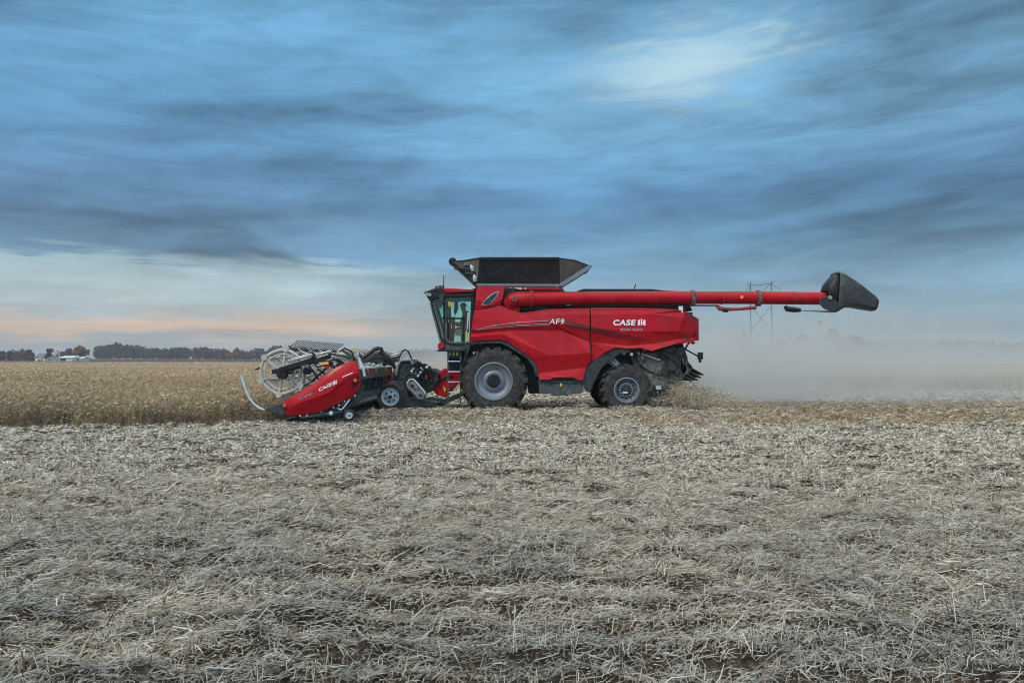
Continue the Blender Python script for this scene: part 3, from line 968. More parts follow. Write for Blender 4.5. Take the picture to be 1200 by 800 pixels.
# rear cap joining both sides
rc = MB()
cap = [(816, 372.4), (816.4, 377), (817.2, 388), (816.6, 395.5), (816, 398.5)]
va = [P(x, y, YP + .49) for x, y in cap]; vb = [mir(v) for v in va]
xc = va[2].x + .16
rows = [va, [Vector((xc, YC - .7, v.z)) for v in va], [Vector((xc, YC + .7, v.z)) for v in va], vb]
vs = [v for r_ in rows for v in r_]
rc.add(vs, [(i * 5 + j, i * 5 + j + 1, (i + 1) * 5 + j + 1, (i + 1) * 5 + j) for i in range(3) for j in range(4)])
rc.build('rear_hood', M['red'], HV, solid=.03)
top = MB()
tp = [P(x, y, YP + o) for x, y, o in [(692.4, 361, .15), (760, 361.4, .15), (795, 363, .19), (803, 365.3, .26), (816, 372.4, .52)]]
top.add(tp + [mir(v) for v in tp], [(i, i + 1, i + 6, i + 5) for i in range(4)])
top.build('top_cover', M['red_dull'], HV, solid=.02)

# ---- grain tank extension
ge = thing('grain_tank', base, None, None); ge.parent = HV; ge.location = (0, 0, 0)
def gq(pts, name, m_, **k):
    return MB().add(pts, [list(range(len(pts)))]).build(name, m_, ge, smooth=False, solid=.035, **k)
nbl, nbr = P(559.5, 334.2, 24.75), P(656.5, 334.2, 24.75)
ntl, ntr = P(562, 302.7, 24.35), P(655.2, 302.7, 24.35)
fbl, fbr, ftl, ftr = mir(nbl), mir(nbr), mir(ntl), mir(ntr)
fl0, fl1 = P(530, 307, 24.95), None
fl1 = mir(fl0)
rr0 = P(692, 312.3, 24.95); rr1 = mir(rr0)
gq([nbl, nbr, ntr, ntl], 'tank_wall', M['tank']); gq([fbl, ftl, ftr, fbr], 'tank_wall', M['tank'])
gq([nbl, fl0, fl1, fbl], 'tank_flap', M['tank']); gq([nbr, fbr, rr1, rr0], 'tank_flap', M['tank'])
fmid = P(546, 305.4, 24.7); rmid = P(674, 305.4, 24.6)
gq([nbl, ntl, fmid, fl0], 'corner_sheet', M['brown']); gq([nbr, rr0, rmid, ntr], 'corner_sheet', M['brown'])
gq([mir(nbl), mir(fl0), mir(fmid), mir(ntl)], 'corner_sheet', M['brown']); gq([mir(nbr), mir(ntr), mir(rmid), mir(rr0)], 'corner_sheet', M['brown'])
# flap frames and lifting arms at the front corner
fr_ = MB()
fr_.beam(nbl + Vector((-.02, -.06, 0)), fl0 + Vector((0, -.06, 0)), .06, .1)
fr_.beam(fl0 + Vector((0, -.06, .02)), fl1 + Vector((0, .06, .02)), .09, .12)
fr_.beam(fl0, fmid, .05, .05); fr_.beam(fmid, ntl, .05, .05)
fr_.lathe([(.001, -.09), (.13, -.08), (.13, .08), (.001, .09)], fl0 + Vector((.02, -.05, 0)), 16)
fr_.build('flap_frame', M['black'], ge)
rf = MB()
rf.beam(nbr + Vector((.02, -.06, 0)), rr0 + Vector((-.02, -.06, 0)), .06, .13)
rf.build('flap_frame', M['grey'], ge)
rt = MB(); rt.beam(rr0, rr1, .06, .08); rt.beam(ntr, rmid, .03, .04); rt.beam(rmid, rr0, .03, .04)
rt.build('flap_rim', M['black'], ge)
for a, b in (((551.3, 310.5), (554.6, 317.3)), ((555.2, 321.8), (556.9, 329.5))):
    MB().tube([P(a[0], a[1], 24.62), P((a[0] + b[0]) / 2 + .5, (a[1] + b[1]) / 2, 24.6), P(b[0], b[1], 24.62)], [.025, .075, .06], 8).build('lift_bracket', M['pale'], ge)
lk = MB()
lk.tube([P(533, 308, 24.7), P(540, 314, 24.66), P(551, 315.5, 24.66)], .05, 8)
lk.tube([P(540, 308.5, 24.68), P(550, 309, 24.66), P(559, 312, 24.6)], .035, 8)
lk.tube([P(545, 320, 24.68), P(552, 321, 24.66), P(560, 318, 24.6)], .035, 8)
lk.build('flap_linkage', M['dark'], ge)
MB().box(P(543, 311, 24.62), P(551, 307.6, 24.66)).build('linkage_plate', M['rear'], ge)
MB().beam(P(558.5, 333.6, 24.66), P(657.5, 334.0, 24.66), .07, .06).build('bottom_rail', M['grey'], ge)
MB().beam(P(562, 302.6, 24.3), P(655.2, 302.6, 24.3), .06, .07).build('top_rail', M['black'], ge)
# lower tank wall (red) under the rail, with small pale signs
tw = MB()
tw.prism([P(x, y, 24.62) for x, y in [(589, 336.2), (658, 336.2), (664, 344), (664, 364), (586, 364)]], (0, 2.5, 0))
two = tw.build('tank_body', M['dark'], HV)
MB().beam(P(590.5, 338.2, 24.56), P(657, 338.4, 24.56), .05, .07).build('red_ledge', M['red'], HV)
for x0_ in (597.5, 602.5, 605, 607.4, 609.8, 615):
    MB().box(P(x0_, 339, 24.52), P(x0_ + 1.5, 337.2, 24.54)).build('pale_sign', M['white'], two)
# black louvre left of the tube elbow
lv = MB()
lv.prism([P(x, y, 24.5) for x, y in [(591.5, 337.8), (606, 338), (600, 350), (592, 358), (588.5, 356)]], (0, .1, 0))
lv.build('louvre', M['black'], HV)

# ---- unloading tube
AY0, AY1 = 24.35, 24.6
def au(px, pyc, Yq): return P(px, pyc, Yq)
ul = MB()
tube_pts, tube_r = [], []
for px, pyt, pyb in ((601, 342.2, 358.6), (640, 341.9, 357.6), (720, 341.4, 356.8), (811.5, 341.0, 356.4)):
    k = (px - 600) / 365; Yq = AY0 + (AY1 - AY0) * k
    tube_pts.append(P(px, (pyt + pyb) / 2, Yq)); tube_r.append((pyb - pyt) / 2 / F * Yq)
ul.tube(tube_pts, tube_r, 28)
ulo = ul.build('unloading_tube', M['red'], HV)
u2 = MB(); tp2, tr2 = [], []
for px, pyt, pyb in ((811.6, 341.3, 356.1), (888, 341.3, 356.4), (966, 342.4, 357.2)):
    k = (px - 600) / 365; Yq = AY0 + (AY1 - AY0) * k
    tp2.append(P(px, (pyt + pyb) / 2, Yq)); tr2.append((pyb - pyt) / 2 / F * Yq)
u2.tube(tp2, tr2, 28)
u2.build('tube_end_section', M['red'], ulo)
# elbow
eb = MB()
eb.tube([P(622, 350.2, AY0), P(606, 350.6, AY0), P(601, 352, AY0 + .02), P(598.5, 355, AY0 + .08), P(599, 360, AY0 + .14), P(606, 365, AY0 + .2)], [.235, .24, .25, .24, .21, .22], 24)
ebo = eb.build('tube_elbow', M['red'], ulo)
bx = MB()
for k in range(5):
    a = 2 * PI * k / 5
    bx.lathe([(.001, -.02), (.03, -.02), (.03, .02)], P(603 + 2.4 * math.cos(a), 350 + 2.4 * math.sin(a), AY0 - .29), 8)
bx.build('bolt', M['rear'], ulo)
# bolted flanges
for px, r_, Yq, nb in ((622.8, .245, AY0 + .02, 9), (811.6, .24, AY0 + .145, 12), (888.6, .245, AY0 + .2, 12)):
    fl = MB(); c = P(px, 350.2 - (px - 600) * .004 + (.3 if px > 880 else 0), Yq)
    fl.lathe([(r_ - .06, -.035), (r_, -.035), (r_, .035), (r_ - .06, .035)], c, 28, 'X')
    bo = fl
    for k in range(nb * 2):
        a = 2 * PI * k / (nb * 2)
        bo.tube([c + Vector((-.06, r_ * math.cos(a), r_ * math.sin(a))), c + Vector((.06, r_ * math.cos(a), r_ * math.sin(a)))], .02, 6)
    fl.build('flange', M['red_dull'] if px < 700 else M['rear'], ulo)
# hinge strap + cradle and rams beneath
sp_ = MB()
sp_.tube([P(840, 358, 24.42), P(843.5, 361.5, 24.42), P(850, 362.5, 24.42), P(866, 362.2, 24.43), P(886, 360.2, 24.44)], [.05, .075, .06, .045, .06], 8)
sp_.build('tube_ram', M['red_dull'], ulo)
MB().tube([P(847, 363, 24.4), P(853, 363.6, 24.4)], .07, 8).build('ram_end', M['black'], ulo)
s3 = MB(); s3.tube([P(920, 358.5, 24.44), P(922, 362, 24.44), P(930, 362.8, 24.44), P(938, 363.3, 24.44)], [.06, .085, .09, .06], 8)
s3.build('ram_body', M['black'], ulo)
MB().tube([P(937, 363.2, 24.44), P(960, 364.5, 24.46), P(977, 365.4, 24.5)], .03, 8).build('ram_rod', M['steel'], ulo)
# spout: a soft black hood, opening forward, snout to the right
def ring(pts3):  # list of (px, py, Y)
    return [P(*p) for p in pts3]
def section(pxt, pyt, pxb, pyb, half, n=16, sq=0.75):
    """Rounded section from a top to a bottom pixel, half = half-width in depth."""
    a_, b_ = Vector(P(pxt, pyt, AY1)), Vector(P(pxb, pyb, AY1))
    c_ = (a_ + b_) / 2; u = (a_ - b_) / 2
    out = []
    for k in range(n):
        an = 2 * PI * k / n
        ca, sa = math.cos(an), math.sin(an)
        ca = math.copysign(abs(ca) ** sq, ca); sa = math.copysign(abs(sa) ** sq, sa)
        out.append(c_ + u * ca + Vector((0, 1, 0)) * half * sa)
    return out
mouth = [section(965, 341, 966, 350, .30, sq=.55), section(967.5, 333, 969, 354, .34, sq=.55), section(973, 326, 973, 358, .37, sq=.55), section(978.6, 321, 977, 361, .39, sq=.55)]
mm_ = MB()
mm_.add([v for s_ in mouth for v in s_], [(i * 16 + k, i * 16 + (k + 1) % 16, (i + 1) * 16 + (k + 1) % 16, (i + 1) * 16 + k) for i in range(3) for k in range(16)])
mm_.build('spout_mouth', M['black'], ulo, solid=.02)
secs = [section(979.4, 320, 977, 365.4, .42, sq=.3), section(985, 322.3, 983, 361.8, .43, sq=.3), section(992, 326.6, 990.5, 359.2, .42, sq=.3), section(1004, 334.5, 1002.5, 360.0, .40, sq=.3),
        section(1013, 341.2, 1011, 361.8, .36, sq=.3), section(1021.5, 346.4, 1018.5, 363.4, .33, sq=.55), section(1025, 350.5, 1022, 363.8, .30, sq=.6)]
sm = MB(); n_ = 16
sm.add([v for s_ in secs for v in s_], [(i * n_ + k, i * n_ + (k + 1) % n_, (i + 1) * n_ + (k + 1) % n_, (i + 1) * n_ + k) for i in range(len(secs) - 1) for k in range(n_)])
M['spout'] = mat('black_rubber_spout', (0.042, 0.046, 0.047), 0.42, var=0.3, scale=3, dust=0.35, dustcol=(0.12, 0.12, 0.115), bump=.5, bscale=9)
spo = sm.build('spout', M['spout'], ulo, solid=.03, angle=24)
rmm = MB(); sec0 = secs[0] + [secs[0][0]]
rmm.tube(sec0, .028, 6); rmm.build('spout_rim', M['panelgrey'], ulo)
rm2 = MB(); rm2.tube(secs[-1] + [secs[-1][0]], .022, 6); rm2.build('spout_rim', M['black'], ulo)
# pleated side gusset and its pivot
gs = MB(); gs.prism([P(x, y, AY1 - .43) for x, y in [(961, 349), (973, 347.5), (985, 356), (986, 360), (977, 365), (966, 362), (960, 356)]], (0, .03, 0))
gs.build('spout_gusset', M['dark'], ulo, bevel=.01)
MB().lathe([(.001, -.04), (.06, -.04), (.07, .02)], P(972.6, 348.7, AY1 - .44), 14).build('spout_pivot', M['steel'], ulo)

# ---- wheels
def wheel(c, R, W, Rr, name, lugs, hub_r, hub_cols, far=False, dish=.14):
    """c: centre of the OUTER face; the wheel grows away from the viewer (or towards, on the far side)."""
    s = -1 if far else 1
    hub = MB()
    hub.lathe([(.001, s * .05), (hub_r * .72, s * .05), (hub_r * .78, s * .09), (hub_r, s * .09), (hub_r, s * .2), (.001, s * .2)], c, 28)
    ho = hub.build(name, M['black'], HV)
    ty = MB()
    sw_ = R - Rr
    prof = [(Rr - .01, .06), (Rr + .02, .02), (Rr + sw_ * .3, -.005), (Rr + sw_ * .62, .0), (R - .10, .05), (R - .075, .11), (R - .07, W * .5), (R - .075, W - .11), (R - .10, W - .05), (Rr + .05, W), (Rr - .01, W - .06)]
    ty.lathe([(r_, s * o) for r_, o in prof], c, 64)
    for k in range(lugs):
        for hf in (0, 1):
            a = 2 * PI * (k + .5 * hf) / lugs
            da = 0.19 * (1.05 / R)
            o0, o1 = (.015, W * .52) if hf == 0 else (W - .015, W * .48)
            def pt(an, r_, o): return c + Vector((r_ * math.cos(an), s * o, r_ * math.sin(an)))
            wd = .055 / R
            vs_ = []
            for an, o in ((a, o0), (a + da, o1)):
                for r_ in (R - .12 if o == o0 else R - .08, R):
                    vs_ += [pt(an - wd, r_, o), pt(an + wd, r_, o)]
            ty.add(vs_, [(0, 1, 3, 2), (4, 6, 7, 5), (0, 4, 5, 1), (2, 3, 7, 6), (0, 2, 6, 4), (1, 5, 7, 3)])
            # shoulder of the lug down the sidewall
            va_ = [pt(a - wd, R, o0), pt(a + wd, R, o0), pt(a + wd * 1.1, R - .17, -.002 if hf == 0 else W + .002), pt(a - wd * 1.1, R - .17, -.002 if hf == 0 else W + .002)]
            vb_ = [v + Vector((0, s * (.06 if hf == 0 else -.06), 0)) for v in va_]
            ty.add(va_ + vb_, [(0, 1, 2, 3), (7, 6, 5, 4), (0, 4, 5, 1), (1, 5, 6, 2), (2, 6, 7, 3), (3, 7, 4, 0)])
    ty.build('tyre', M['rubber'], ho, smooth=True)
    rm = MB()
    rm.lathe([(Rr + .005, s * .03), (Rr + .015, s * .0), (Rr - .02, s * -.005), (Rr - .035, s * .03), (Rr * .9, s * .06), (Rr * .86, s * dish), (Rr * .62, s * (dish + .05)), (hub_r * 1.18, s * (dish - .03)), (hub_r * 1.02, s * .1), (hub_r * .9, s * .1)], c, 56)
    nb = rm
    for k in range(hub_cols):
        a = 2 * PI * k / hub_cols
        q = c + Vector((hub_r * .88 * math.cos(a), 0, hub_r * .88 * math.sin(a)))
        nb.lathe([(.001, s * .06), (.026, s * .06), (.026, s * .1)], q, 8)
    rm.build('rim', M['rim'], ho, angle=50)
    return ho
cF = P(578.5, 446.6, 24.0); rF = 40.2 * 24 / F
cR = P(734.4, 457.0, 24.02); rR = 30.8 * 24 / F
wheel(cF, rF, .92, 21.9 * 24 / F, 'front_wheel', 18, .265, 24)
MB().lathe([(.001, .02), (.16, .02), (.17, .06)], cF, 24).build('axle_cap', M['black'], HV)
rw = wheel(cR, rR, .75, 14.6 * 24 / F, 'rear_wheel', 16, .2, 12, dish=.14)
for k in range(12):
    a = 2 * PI * k / 12
    MB().lathe([(.001, .05), (.026, .05), (.028, .1)], cR + Vector((.27 * math.cos(a), 0, .27 * math.sin(a))), 8).build('slot_disc', M['black'], rw)  # black discs stand in for the dark slots of the rim
for c_, R_, W_, Rr_, nm, lg, hr in ((mir(cF), rF, .92, 21.9 * 24 / F, 'front_wheel', 18, .265), (mir(cR), rR, .75, 14.6 * 24 / F, 'rear_wheel', 16, .3)):
    wheel(c_, R_, W_, Rr_, nm, lg, hr, 12, far=True)
MB().lathe([(.001, .03), (.12, .03), (.14, .07)], cR, 20).build('axle_cap', M['dark'], HV)
MB().box(cR + Vector((-.12, .02, -.1)), cR + Vector((.03, .05, -.055))).build('cap_sticker', M['white'], HV)
ax = MB()
ax.tube([cF + Vector((0, .6, 0)), mir(cF) - Vector((0, .6, 0))], .22, 16)
ax.build('axle', M['dark'], HV)
ax = MB()
ax.tube([cR + Vector((0, .5, 0)), mir(cR) - Vector((0, .5, 0))], .16, 16)
ax.beam(cR + Vector((-.1, .75, .1)), P(712, 428, YP + 1.1), .2, .25)
ax.build('axle', M['dark'], HV)

# ---- rear running gear, chopper and spreader
rg = MB()
rg.prism([P(x, y, YP + .55) for x, y in [(738, 411), (764, 413), (790, 406), (800, 416), (806, 432), (800, 446), (786, 446), (774, 462), (764, 466), (752, 440), (742, 428)]], (0, 2.3, 0))
rgo = rg.build('straw_hood', M['rear'], HV, bevel=.03)
st = MB()
st.prism([P(x, y, YP + .42) for x, y in [(745, 418), (752, 412), (779, 424), (782, 434), (770, 440), (760, 434), (752, 428)]], (0, .1, 0))
st.prism([P(x, y, YP + .46) for x, y in [(757, 440), (768, 436), (783, 446), (778, 462), (766, 466)]], (0, .06, 0))
st.build('hood_plate', M['rear'], rgo, bevel=.012)
MB().beam(P(752, 414.5, YP + .36), P(773.5, 421.8, YP + .36), .05, .05).build('push_rod', M['pale'], rgo)
pu = MB()
for px, py, r_ in ((780, 414, .16), (789, 418, .13), (797, 412, .14), (787, 428, .17), (779, 434, .12), (795, 436, .12), (803, 424, .1)):
    pu.lathe([(.02, -.03), (r_, -.03), (r_, 0), (r_ * .86, .02), (r_, .04), (r_, .07), (.02, .07)], P(px, py, YP + .4), 20)
pu.build('drive_pulley', M['dark'], rgo)
be = MB()
be.tube([P(776, 411, YP + .38), P(790, 415, YP + .38), P(800, 410, YP + .38), P(803, 425, YP + .38), P(796, 439, YP + .38), P(780, 436, YP + .38), P(784, 424, YP + .38)], .018, 6)
be.tube([P(772, 408, YP + .4), P(778, 416, YP + .36), P(788, 422, YP + .36), P(798, 432, YP + .36)], .022, 6)
be.tube([P(806, 404, YP + .4), P(798, 420, YP + .38), P(790, 440, YP + .38)], .02, 6)
be.build('drive_belt', M['black'], rgo)
for k in range(26):
    pass
for k in range(34):
    px, py = rnd.uniform(742, 806), rnd.uniform(408, 444)
    if py > 412 + (806 - px) * .9 + 8:
        continue
    a = rnd.uniform(0, 6.28); L = rnd.uniform(1.5, 5)
    MB().beam(P(px, py, YP + rnd.uniform(.36, .5)), P(px + L * math.cos(a), py + L * math.sin(a), YP + rnd.uniform(.36, .5)), rnd.uniform(.02, .05), rnd.uniform(.03, .08)).build('bracket', rnd.choice([M['rear'], M['dark']]), rgo)
# steering and struts behind the rear wheel's arch
sg = MB()
sg.tube([P(703, 430, YP + .3), P(713, 424, YP + .3), P(724, 432, YP + .3)], .035, 8)
sg.tube([P(714, 420, YP + .26), P(724, 430, YP + .26)], .05, 8)
sg.tube([P(706, 440, YP + .3), P(716, 436, YP + .3), P(728, 436, YP + .3)], .03, 8)
sg.tube([P(718, 419, YP + .24), P(727, 429, YP + .24)], .04, 8)
sg.build('steering_strut', M['grey'], HV)
for px, py in ((724, 412.5), (731, 413.5), (740, 415), (748, 413.5), (755, 410), (702, 424.5), (753, 419)):
    MB().lathe([(.001, -.03), (.05, -.03), (.06, .03)], P(px, py, YP + .18), 10).build('lamp_fitting', M['pale'] if px < 745 else M['rear'], HV)
# spreader fins
fn = MB()
fn.prism([P(x, y, YP + .55) for x, y in [(797, 414), (801, 417), (812, 430), (806, 440), (797, 438)]], (0, 2.2, 0))
fno = fn.build('spreader', M['rear'], HV, bevel=.02)
for (a, b) in (((808, 429.5), (824.5, 439)), ((806.5, 434), (821.5, 442.2)), ((804.5, 437.5), (818, 445.2)), ((803, 441), (812, 446))):
    MB().prism([P(a[0], a[1] - .7, YP + .5), P(b[0], b[1] - .7, YP + .5), P(b[0], b[1] + .8, YP + .5), P(a[0], a[1] + .9, YP + .5)], (0, 2.2, 0)).build('spreader_fin', M['dark'], fno)
MB().tube([P(799, 414.5, YP + .5), P(803, 422, YP + .5), P(810, 430, YP + .5)], .03, 8).build('fin_rod', M['black'], fno)
# tail lamp arm
ar = MB(); ar.beam(P(802, 408.5, YP + .5), P(819, 418, YP + .45), .04, .05)
aro = ar.build('marker_arm', M['black'], HV)
ml = MB(); ml.box(P(818.2, 421, YP + .4), P(823, 412.6, YP + .52)); ml.box(P(819, 424.5, YP + .42), P(821.5, 421, YP + .5))
ml.build('marker_lamp', M['black'], aro, bevel=.02)
MB().tube([P(808, 401, YP + .55), P(805, 405, YP + .6), P(801, 412, YP + .6)], .03, 8).build('tow_bracket', M['black'], HV)
MB().box(P(766.5, 451.5, YP + .3), P(776, 455.8, YP + .45)).build('hitch_beam', M['dark'], HV)
MB().box(P(768.5, 456.3, YP + .25), P(774.8, 451.6, YP + .28)).build('hitch_plate', M['pale'], HV)
MB().box(P(810.5, 403, YP + .4), P(813.5, 400.5, YP + .5)).build('bumper_stop', M['black'], HV)

# ---- cab
CN, CF_ = 24.88, 26.92         # near and far cab sides
cab = thing('cab', base, None, None); cab.parent = HV; cab.location = (0, 0, 0)
def both(px, py): return P(px, py, CN), Vector((P(px, py, CN).x, CF_, P(px, py, CN).z))
def crossbox(pts, name, m_, y0=CN, y1=CF_, bevel=.02):
    a = [P(x, y, CN) for x, y in pts]
    for v in a:
        v.y = y0
    return MB().prism(a, (0, y1 - y0, 0)).build(name, m_, cab, bevel=bevel)
roof = crossbox([(519, 339.3), (521.5, 337.6), (556.5, 339.6), (557, 342.6), (523, 343.6)], 'roof', M['red'], CN - .1, CF_ + .1, .03)
crossbox([(496.6, 342.5), (503, 340.2), (510, 337.4), (521, 337.2), (523, 343.8), (556, 342.8), (556, 347.4), (521, 349), (509, 350.6), (504.5, 353.8)], 'roof_visor', M['black'], CN - .06, CF_ + .06, .03)
for yy in (CN - .02, CN + .35, CF_ - .35, CF_ + .02):
    for px, py in ((500.5, 345), (504, 345.5)):
        v = P(px, py, CN); v.y = yy - .05
        MB().lathe([(.001, -.03), (.055, -.03), (.06, .03)], v, 12).build('work_lamp', M['steel'], cab)
MB().box(P(509.8, 339.4, CN - .02), P(513.8, 336.2, CN + .3)).build('beacon', M['redref'], cab)
MB().tube([P(519.9, 337.5, CN + .3), P(520.1, 322, CN + .3)], [.018, .012], 6).build('antenna', M['black'], cab)
MB().box(P(514, 338, CN + .1), P(521, 336, CN + .5)).build('roof_box', M['teal'], cab)
# door frame, pillars
def pillar(a, b, name='pillar', w_=.09, d_=.08, m_=None):
    for yy in (CN, CF_):
        p, q = P(*a, CN), P(*b, CN); p.y = q.y = yy
        MB().beam(p, q, d_, w_, up=(1, 0, 0)).build(name, m_ or M['black'], cab)
pillar((520.6, 345), (521.8, 403))
pillar((553.8, 345), (551.5, 402))
pillar((505.2, 352), (518.5, 402.5), w_=.06)
sill = crossbox([(516.5, 400.5), (552, 400.5), (552, 410.5), (513.5, 410.5)], 'cab_floor', M['panelgrey'], CN - .02, CF_ + .02, .02)
crossbox([(511.5, 411.8), (516, 410.2), (546, 410), (546, 411.6)], 'cab_step', M['black'], CN - .35, CN + .1, .008)
crossbox([(552, 339), (559, 336.5), (559, 362), (555, 380), (552.5, 400), (551, 400)], 'cab_rear_wall', M['black'], CN + .05, CF_ - .05, .01)
def sheet(pts, name, m_=M['glass']):
    return MB().add(pts, [list(range(len(pts)))]).build(name, m_, cab, smooth=False)
a0, a1 = both(505, 352.6); b0, b1 = both(518.2, 402)
nst = 8
ws = MB(); vs = []
for i in range(nst + 1):
    u = i / nst; bow = .16 * math.sin(PI * u)
    for q, r_ in ((a0, a1), (b0, b1)):
        v = q.lerp(r_, u); v.x -= bow; vs.append(v)
ws.add(vs, [(2 * i, 2 * i + 1, 2 * i + 3, 2 * i + 2) for i in range(nst)])
ws.build('windscreen', M['glass_deep'], cab)
for yy in (CN + .005, CF_ - .005):
    def gp(px, py):
        v = P(px, py, CN); v.y = yy; return v
    sheet([gp(505.5, 352.4), gp(520, 349.5), gp(520.8, 402), gp(518.4, 402)], 'quarter_glass', M['glass_deep'])
    dr = sheet([gp(521, 349.4), gp(553.4, 347.6), gp(551.4, 400.6), gp(521.6, 400.6)], 'door_glass')
# blue sun strip along the top of the door glass
MB().add([P(530, 348.4, CN - .004), P(553.2, 347.6, CN - .004), P(553, 352.4, CN - .004), P(535, 352.6, CN - .004)], [(0, 1, 2, 3)]).build('sun_strip', M['slot'], cab, smooth=False, solid=.004)
# door trim: lower frame with the big rounded corner, mid bar, wiper, handle
df = MB()
df.tube([P(523, 352, CN - .04), P(523.5, 374, CN - .05), P(522.8, 396, CN - .05), P(524.5, 400.5, CN - .05), P(528, 402, CN - .05), P(543, 402, CN - .05)], .05, 8)
dfo = df.build('door_frame', M['panelgrey'], cab)
hr_ = MB(); hr_.tube([P(517, 374.5, CN - .1), P(520, 371.3, CN - .12), P(523.5, 372.3, CN - .12), P(525, 380, CN - .1), P(525, 397, CN - .08)], .022, 8)
hr_.build('grab_handle', M['black'], cab)
db = MB(); db.beam(P(524, 373.2, CN - .02), P(544, 373.0, CN - .02), .03, .05); db.beam(P(543.4, 372, CN - .02), P(542.6, 400, CN - .02), .03, .07)
db.build('door_bar', M['black'], cab)
MB().box(P(522.2, 359.2, CN - .05), P(528.4, 353.6, CN - .035)).build('warning_sticker', M['yellow'], cab)
MB().beam(P(548.8, 366, CN - .05), P(547.6, 386, CN - .05), .05, .05).build('rear_grip', M['pale'], cab)
MB().beam(P(546.6, 387, CN - .06), P(546.2, 401.5, CN - .06), .02, .055, up=(1, 0, 0)).build('bright_strip', M['yellow_green'], cab)  # narrow yellow-green upright low on the door
# mirrors
mi = MB(); mi.tube([P(512, 345, CN - .1), P(516, 349, CN - .3), P(516, 353, CN - .35)], .025, 8)
mio = mi.build('mirror_arm', M['black'], cab)
mh = MB(); mh.prism([P(x, y, CN - .38) for x, y in [(515.5, 346), (520.2, 343), (520, 353), (517.5, 359), (514.6, 361.2), (513.8, 357)]], (0, .1, 0))
mh.build('mirror', M['teal'], cab, bevel=.02)
m2 = MB(); m2.prism([P(x, y, CF_ - .1) for x, y in [(532.5, 353), (536.8, 352), (536.8, 362), (533.4, 369.5), (531.8, 366)]], (0, .1, 0))
m2.build('mirror', M['teal'], cab, bevel=.02)
MB().lathe([(.001, -.1), (.1, -.1), (.12, 0), (.1, .1), (.001, .1)], P(517, 405.2, CN - .05), 14).build('side_marker', M['redref'], cab)
wp = MB(); wp.tube([P(509, 356, CN + .3), P(513, 372, CN + .2), P(517, 392, CN + .25)], .014, 6)
wp.build('wiper', M['black'], cab)
# interior: seat, console, steering column
iy = YC
se = MB()
def cbx(pts, y0, y1): 
    a = [P(x, y, CN + .6) for x, y in pts]
    for v in a: v.y = y0
    se.prism(a, (0, y1 - y0, 0))
cbx([(537.5, 388), (546.5, 388), (546.5, 392), (537.5, 392.5)], iy - .27, iy + .27)
cbx([(545, 364), (548.5, 363.5), (548.3, 389), (545.2, 389)], iy - .27, iy + .27)
cbx([(539, 392), (546, 392), (545, 402), (540, 402)], iy - .2, iy + .2)
seo = se.build('operator_seat', M['seat'], cab, bevel=.04)
cn = MB()
a = [P(x, y, CN + .5) for x, y in [(527.5, 371), (532, 371.5), (533, 385), (531.5, 402), (529, 402), (529.8, 385)]]
cn.prism(a, (0, .12, 0))
cn.lathe([(.17, -.014), (.2, 0), (.17, .014)], P(532.5, 378, iy), 18, 'Z')
cn.build('steering_column', M['black'], cab)
MB().box(P(527.5, 377, CN + .4), P(533.5, 371.5, CN + .46)).build('display_screen', M['dark'], cab)
MB().box(P(533.5, 393, CN + .25), P(543, 386, CN + .55)).build('arm_console', M['grey'], cab)

# red belly under the cab: lamps strip, ladder
lp = MB(); lp.prism([P(x, y, CN - .05) for x, y in [(524, 411.8), (541, 411.8), (541.5, 420), (524, 420)]], (0, .3, 0))
lpo = lp.build('ladder_head', M['dark'], HV, bevel=.015)
for x0_, x1_, m_ in ((525.6, 528, 'white'), (530.2, 533.2, 'yellow'), (534.8, 537.2, 'white')):
    MB().box(P(x0_, 416.4, CN - .08), P(x1_, 412.2, CN - .06)).build('reflector', M[m_], lpo)
LY = 24.5
ld = thing('ladder', base, None, None); ld.parent = HV; ld.location = (0, 0, 0)
for px in (524.9, 539.6):
    MB().beam(P(px + .2, 412, LY + .2), P(px, 473, LY - .1), .045, .1).build('rail', M['teal'], ld)
for py in (423.3, 435.4, 447.4, 459.5, 472.4):
    c_ = (P(525.2, py, LY), P(539.4, py, LY))
    sb = MB(); sb.beam(c_[0] + Vector((0, .06, 0)), c_[1] + Vector((0, .06, 0)), .28, .035)
    sb.build('step', M['pale'], ld, bevel=.008)
# platform struts and hoses between cab and wheel
pf2 = MB()
pf2.beam(P(545, 404, CN - .1), P(545.5, 440, CN - .1), .06, .09)
pf2.beam(P(551, 402, CN - .25), P(541, 434, CN - .1), .06, .08)
pf2.beam(P(543, 408, CN - .2), P(556, 402.5, CN - .2), .05, .1)
pf2.tube([P(546, 402, CN - .2), P(556, 400.6, CN - .2), P(557.5, 403.5, CN - .2)], .04, 8)
pf2.build('platform_strut', M['teal'], HV)

# ---- feeder house (red throat between header and cab)
fh = MB()
fh.prism([P(x, y, 25.15) for x, y in [(548, 437), (549, 443), (539, 446.5), (533, 452.5), (526.5, 460.5), (521.5, 465.5), (511.5, 462.5), (505.5, 455.5), (513.5, 446), (516.5, 441), (511, 438.5), (517, 434), (520.5, 431.5), (525, 433.5), (538, 436)]], (0, 1.5, 0))
fho = fh.build('feeder_house', M['red'], HV, bevel=.03)
MB().prism([P(x, y, 25.1) for x, y in [(519.5, 452), (523, 456), (521.5, 459.5), (520, 456.5)]], (0, .04, 0)).build('lift_hook', M['yellow'], fho)
fd = MB(); fd.prism([P(x, y, 25.2) for x, y in [(500, 470), (516, 470.5), (545, 458), (545, 463), (518, 475), (500, 474)]], (0, 1.4, 0))
fd.build('feeder_floor', M['dark'], fho)
fp = MB(); fp.tube([P(514, 447.5, 25.12), P(520, 442, 25.1), P(530, 439.5, 25.1)], .03, 8)
fp.build('lift_cylinder', M['black'], fho)
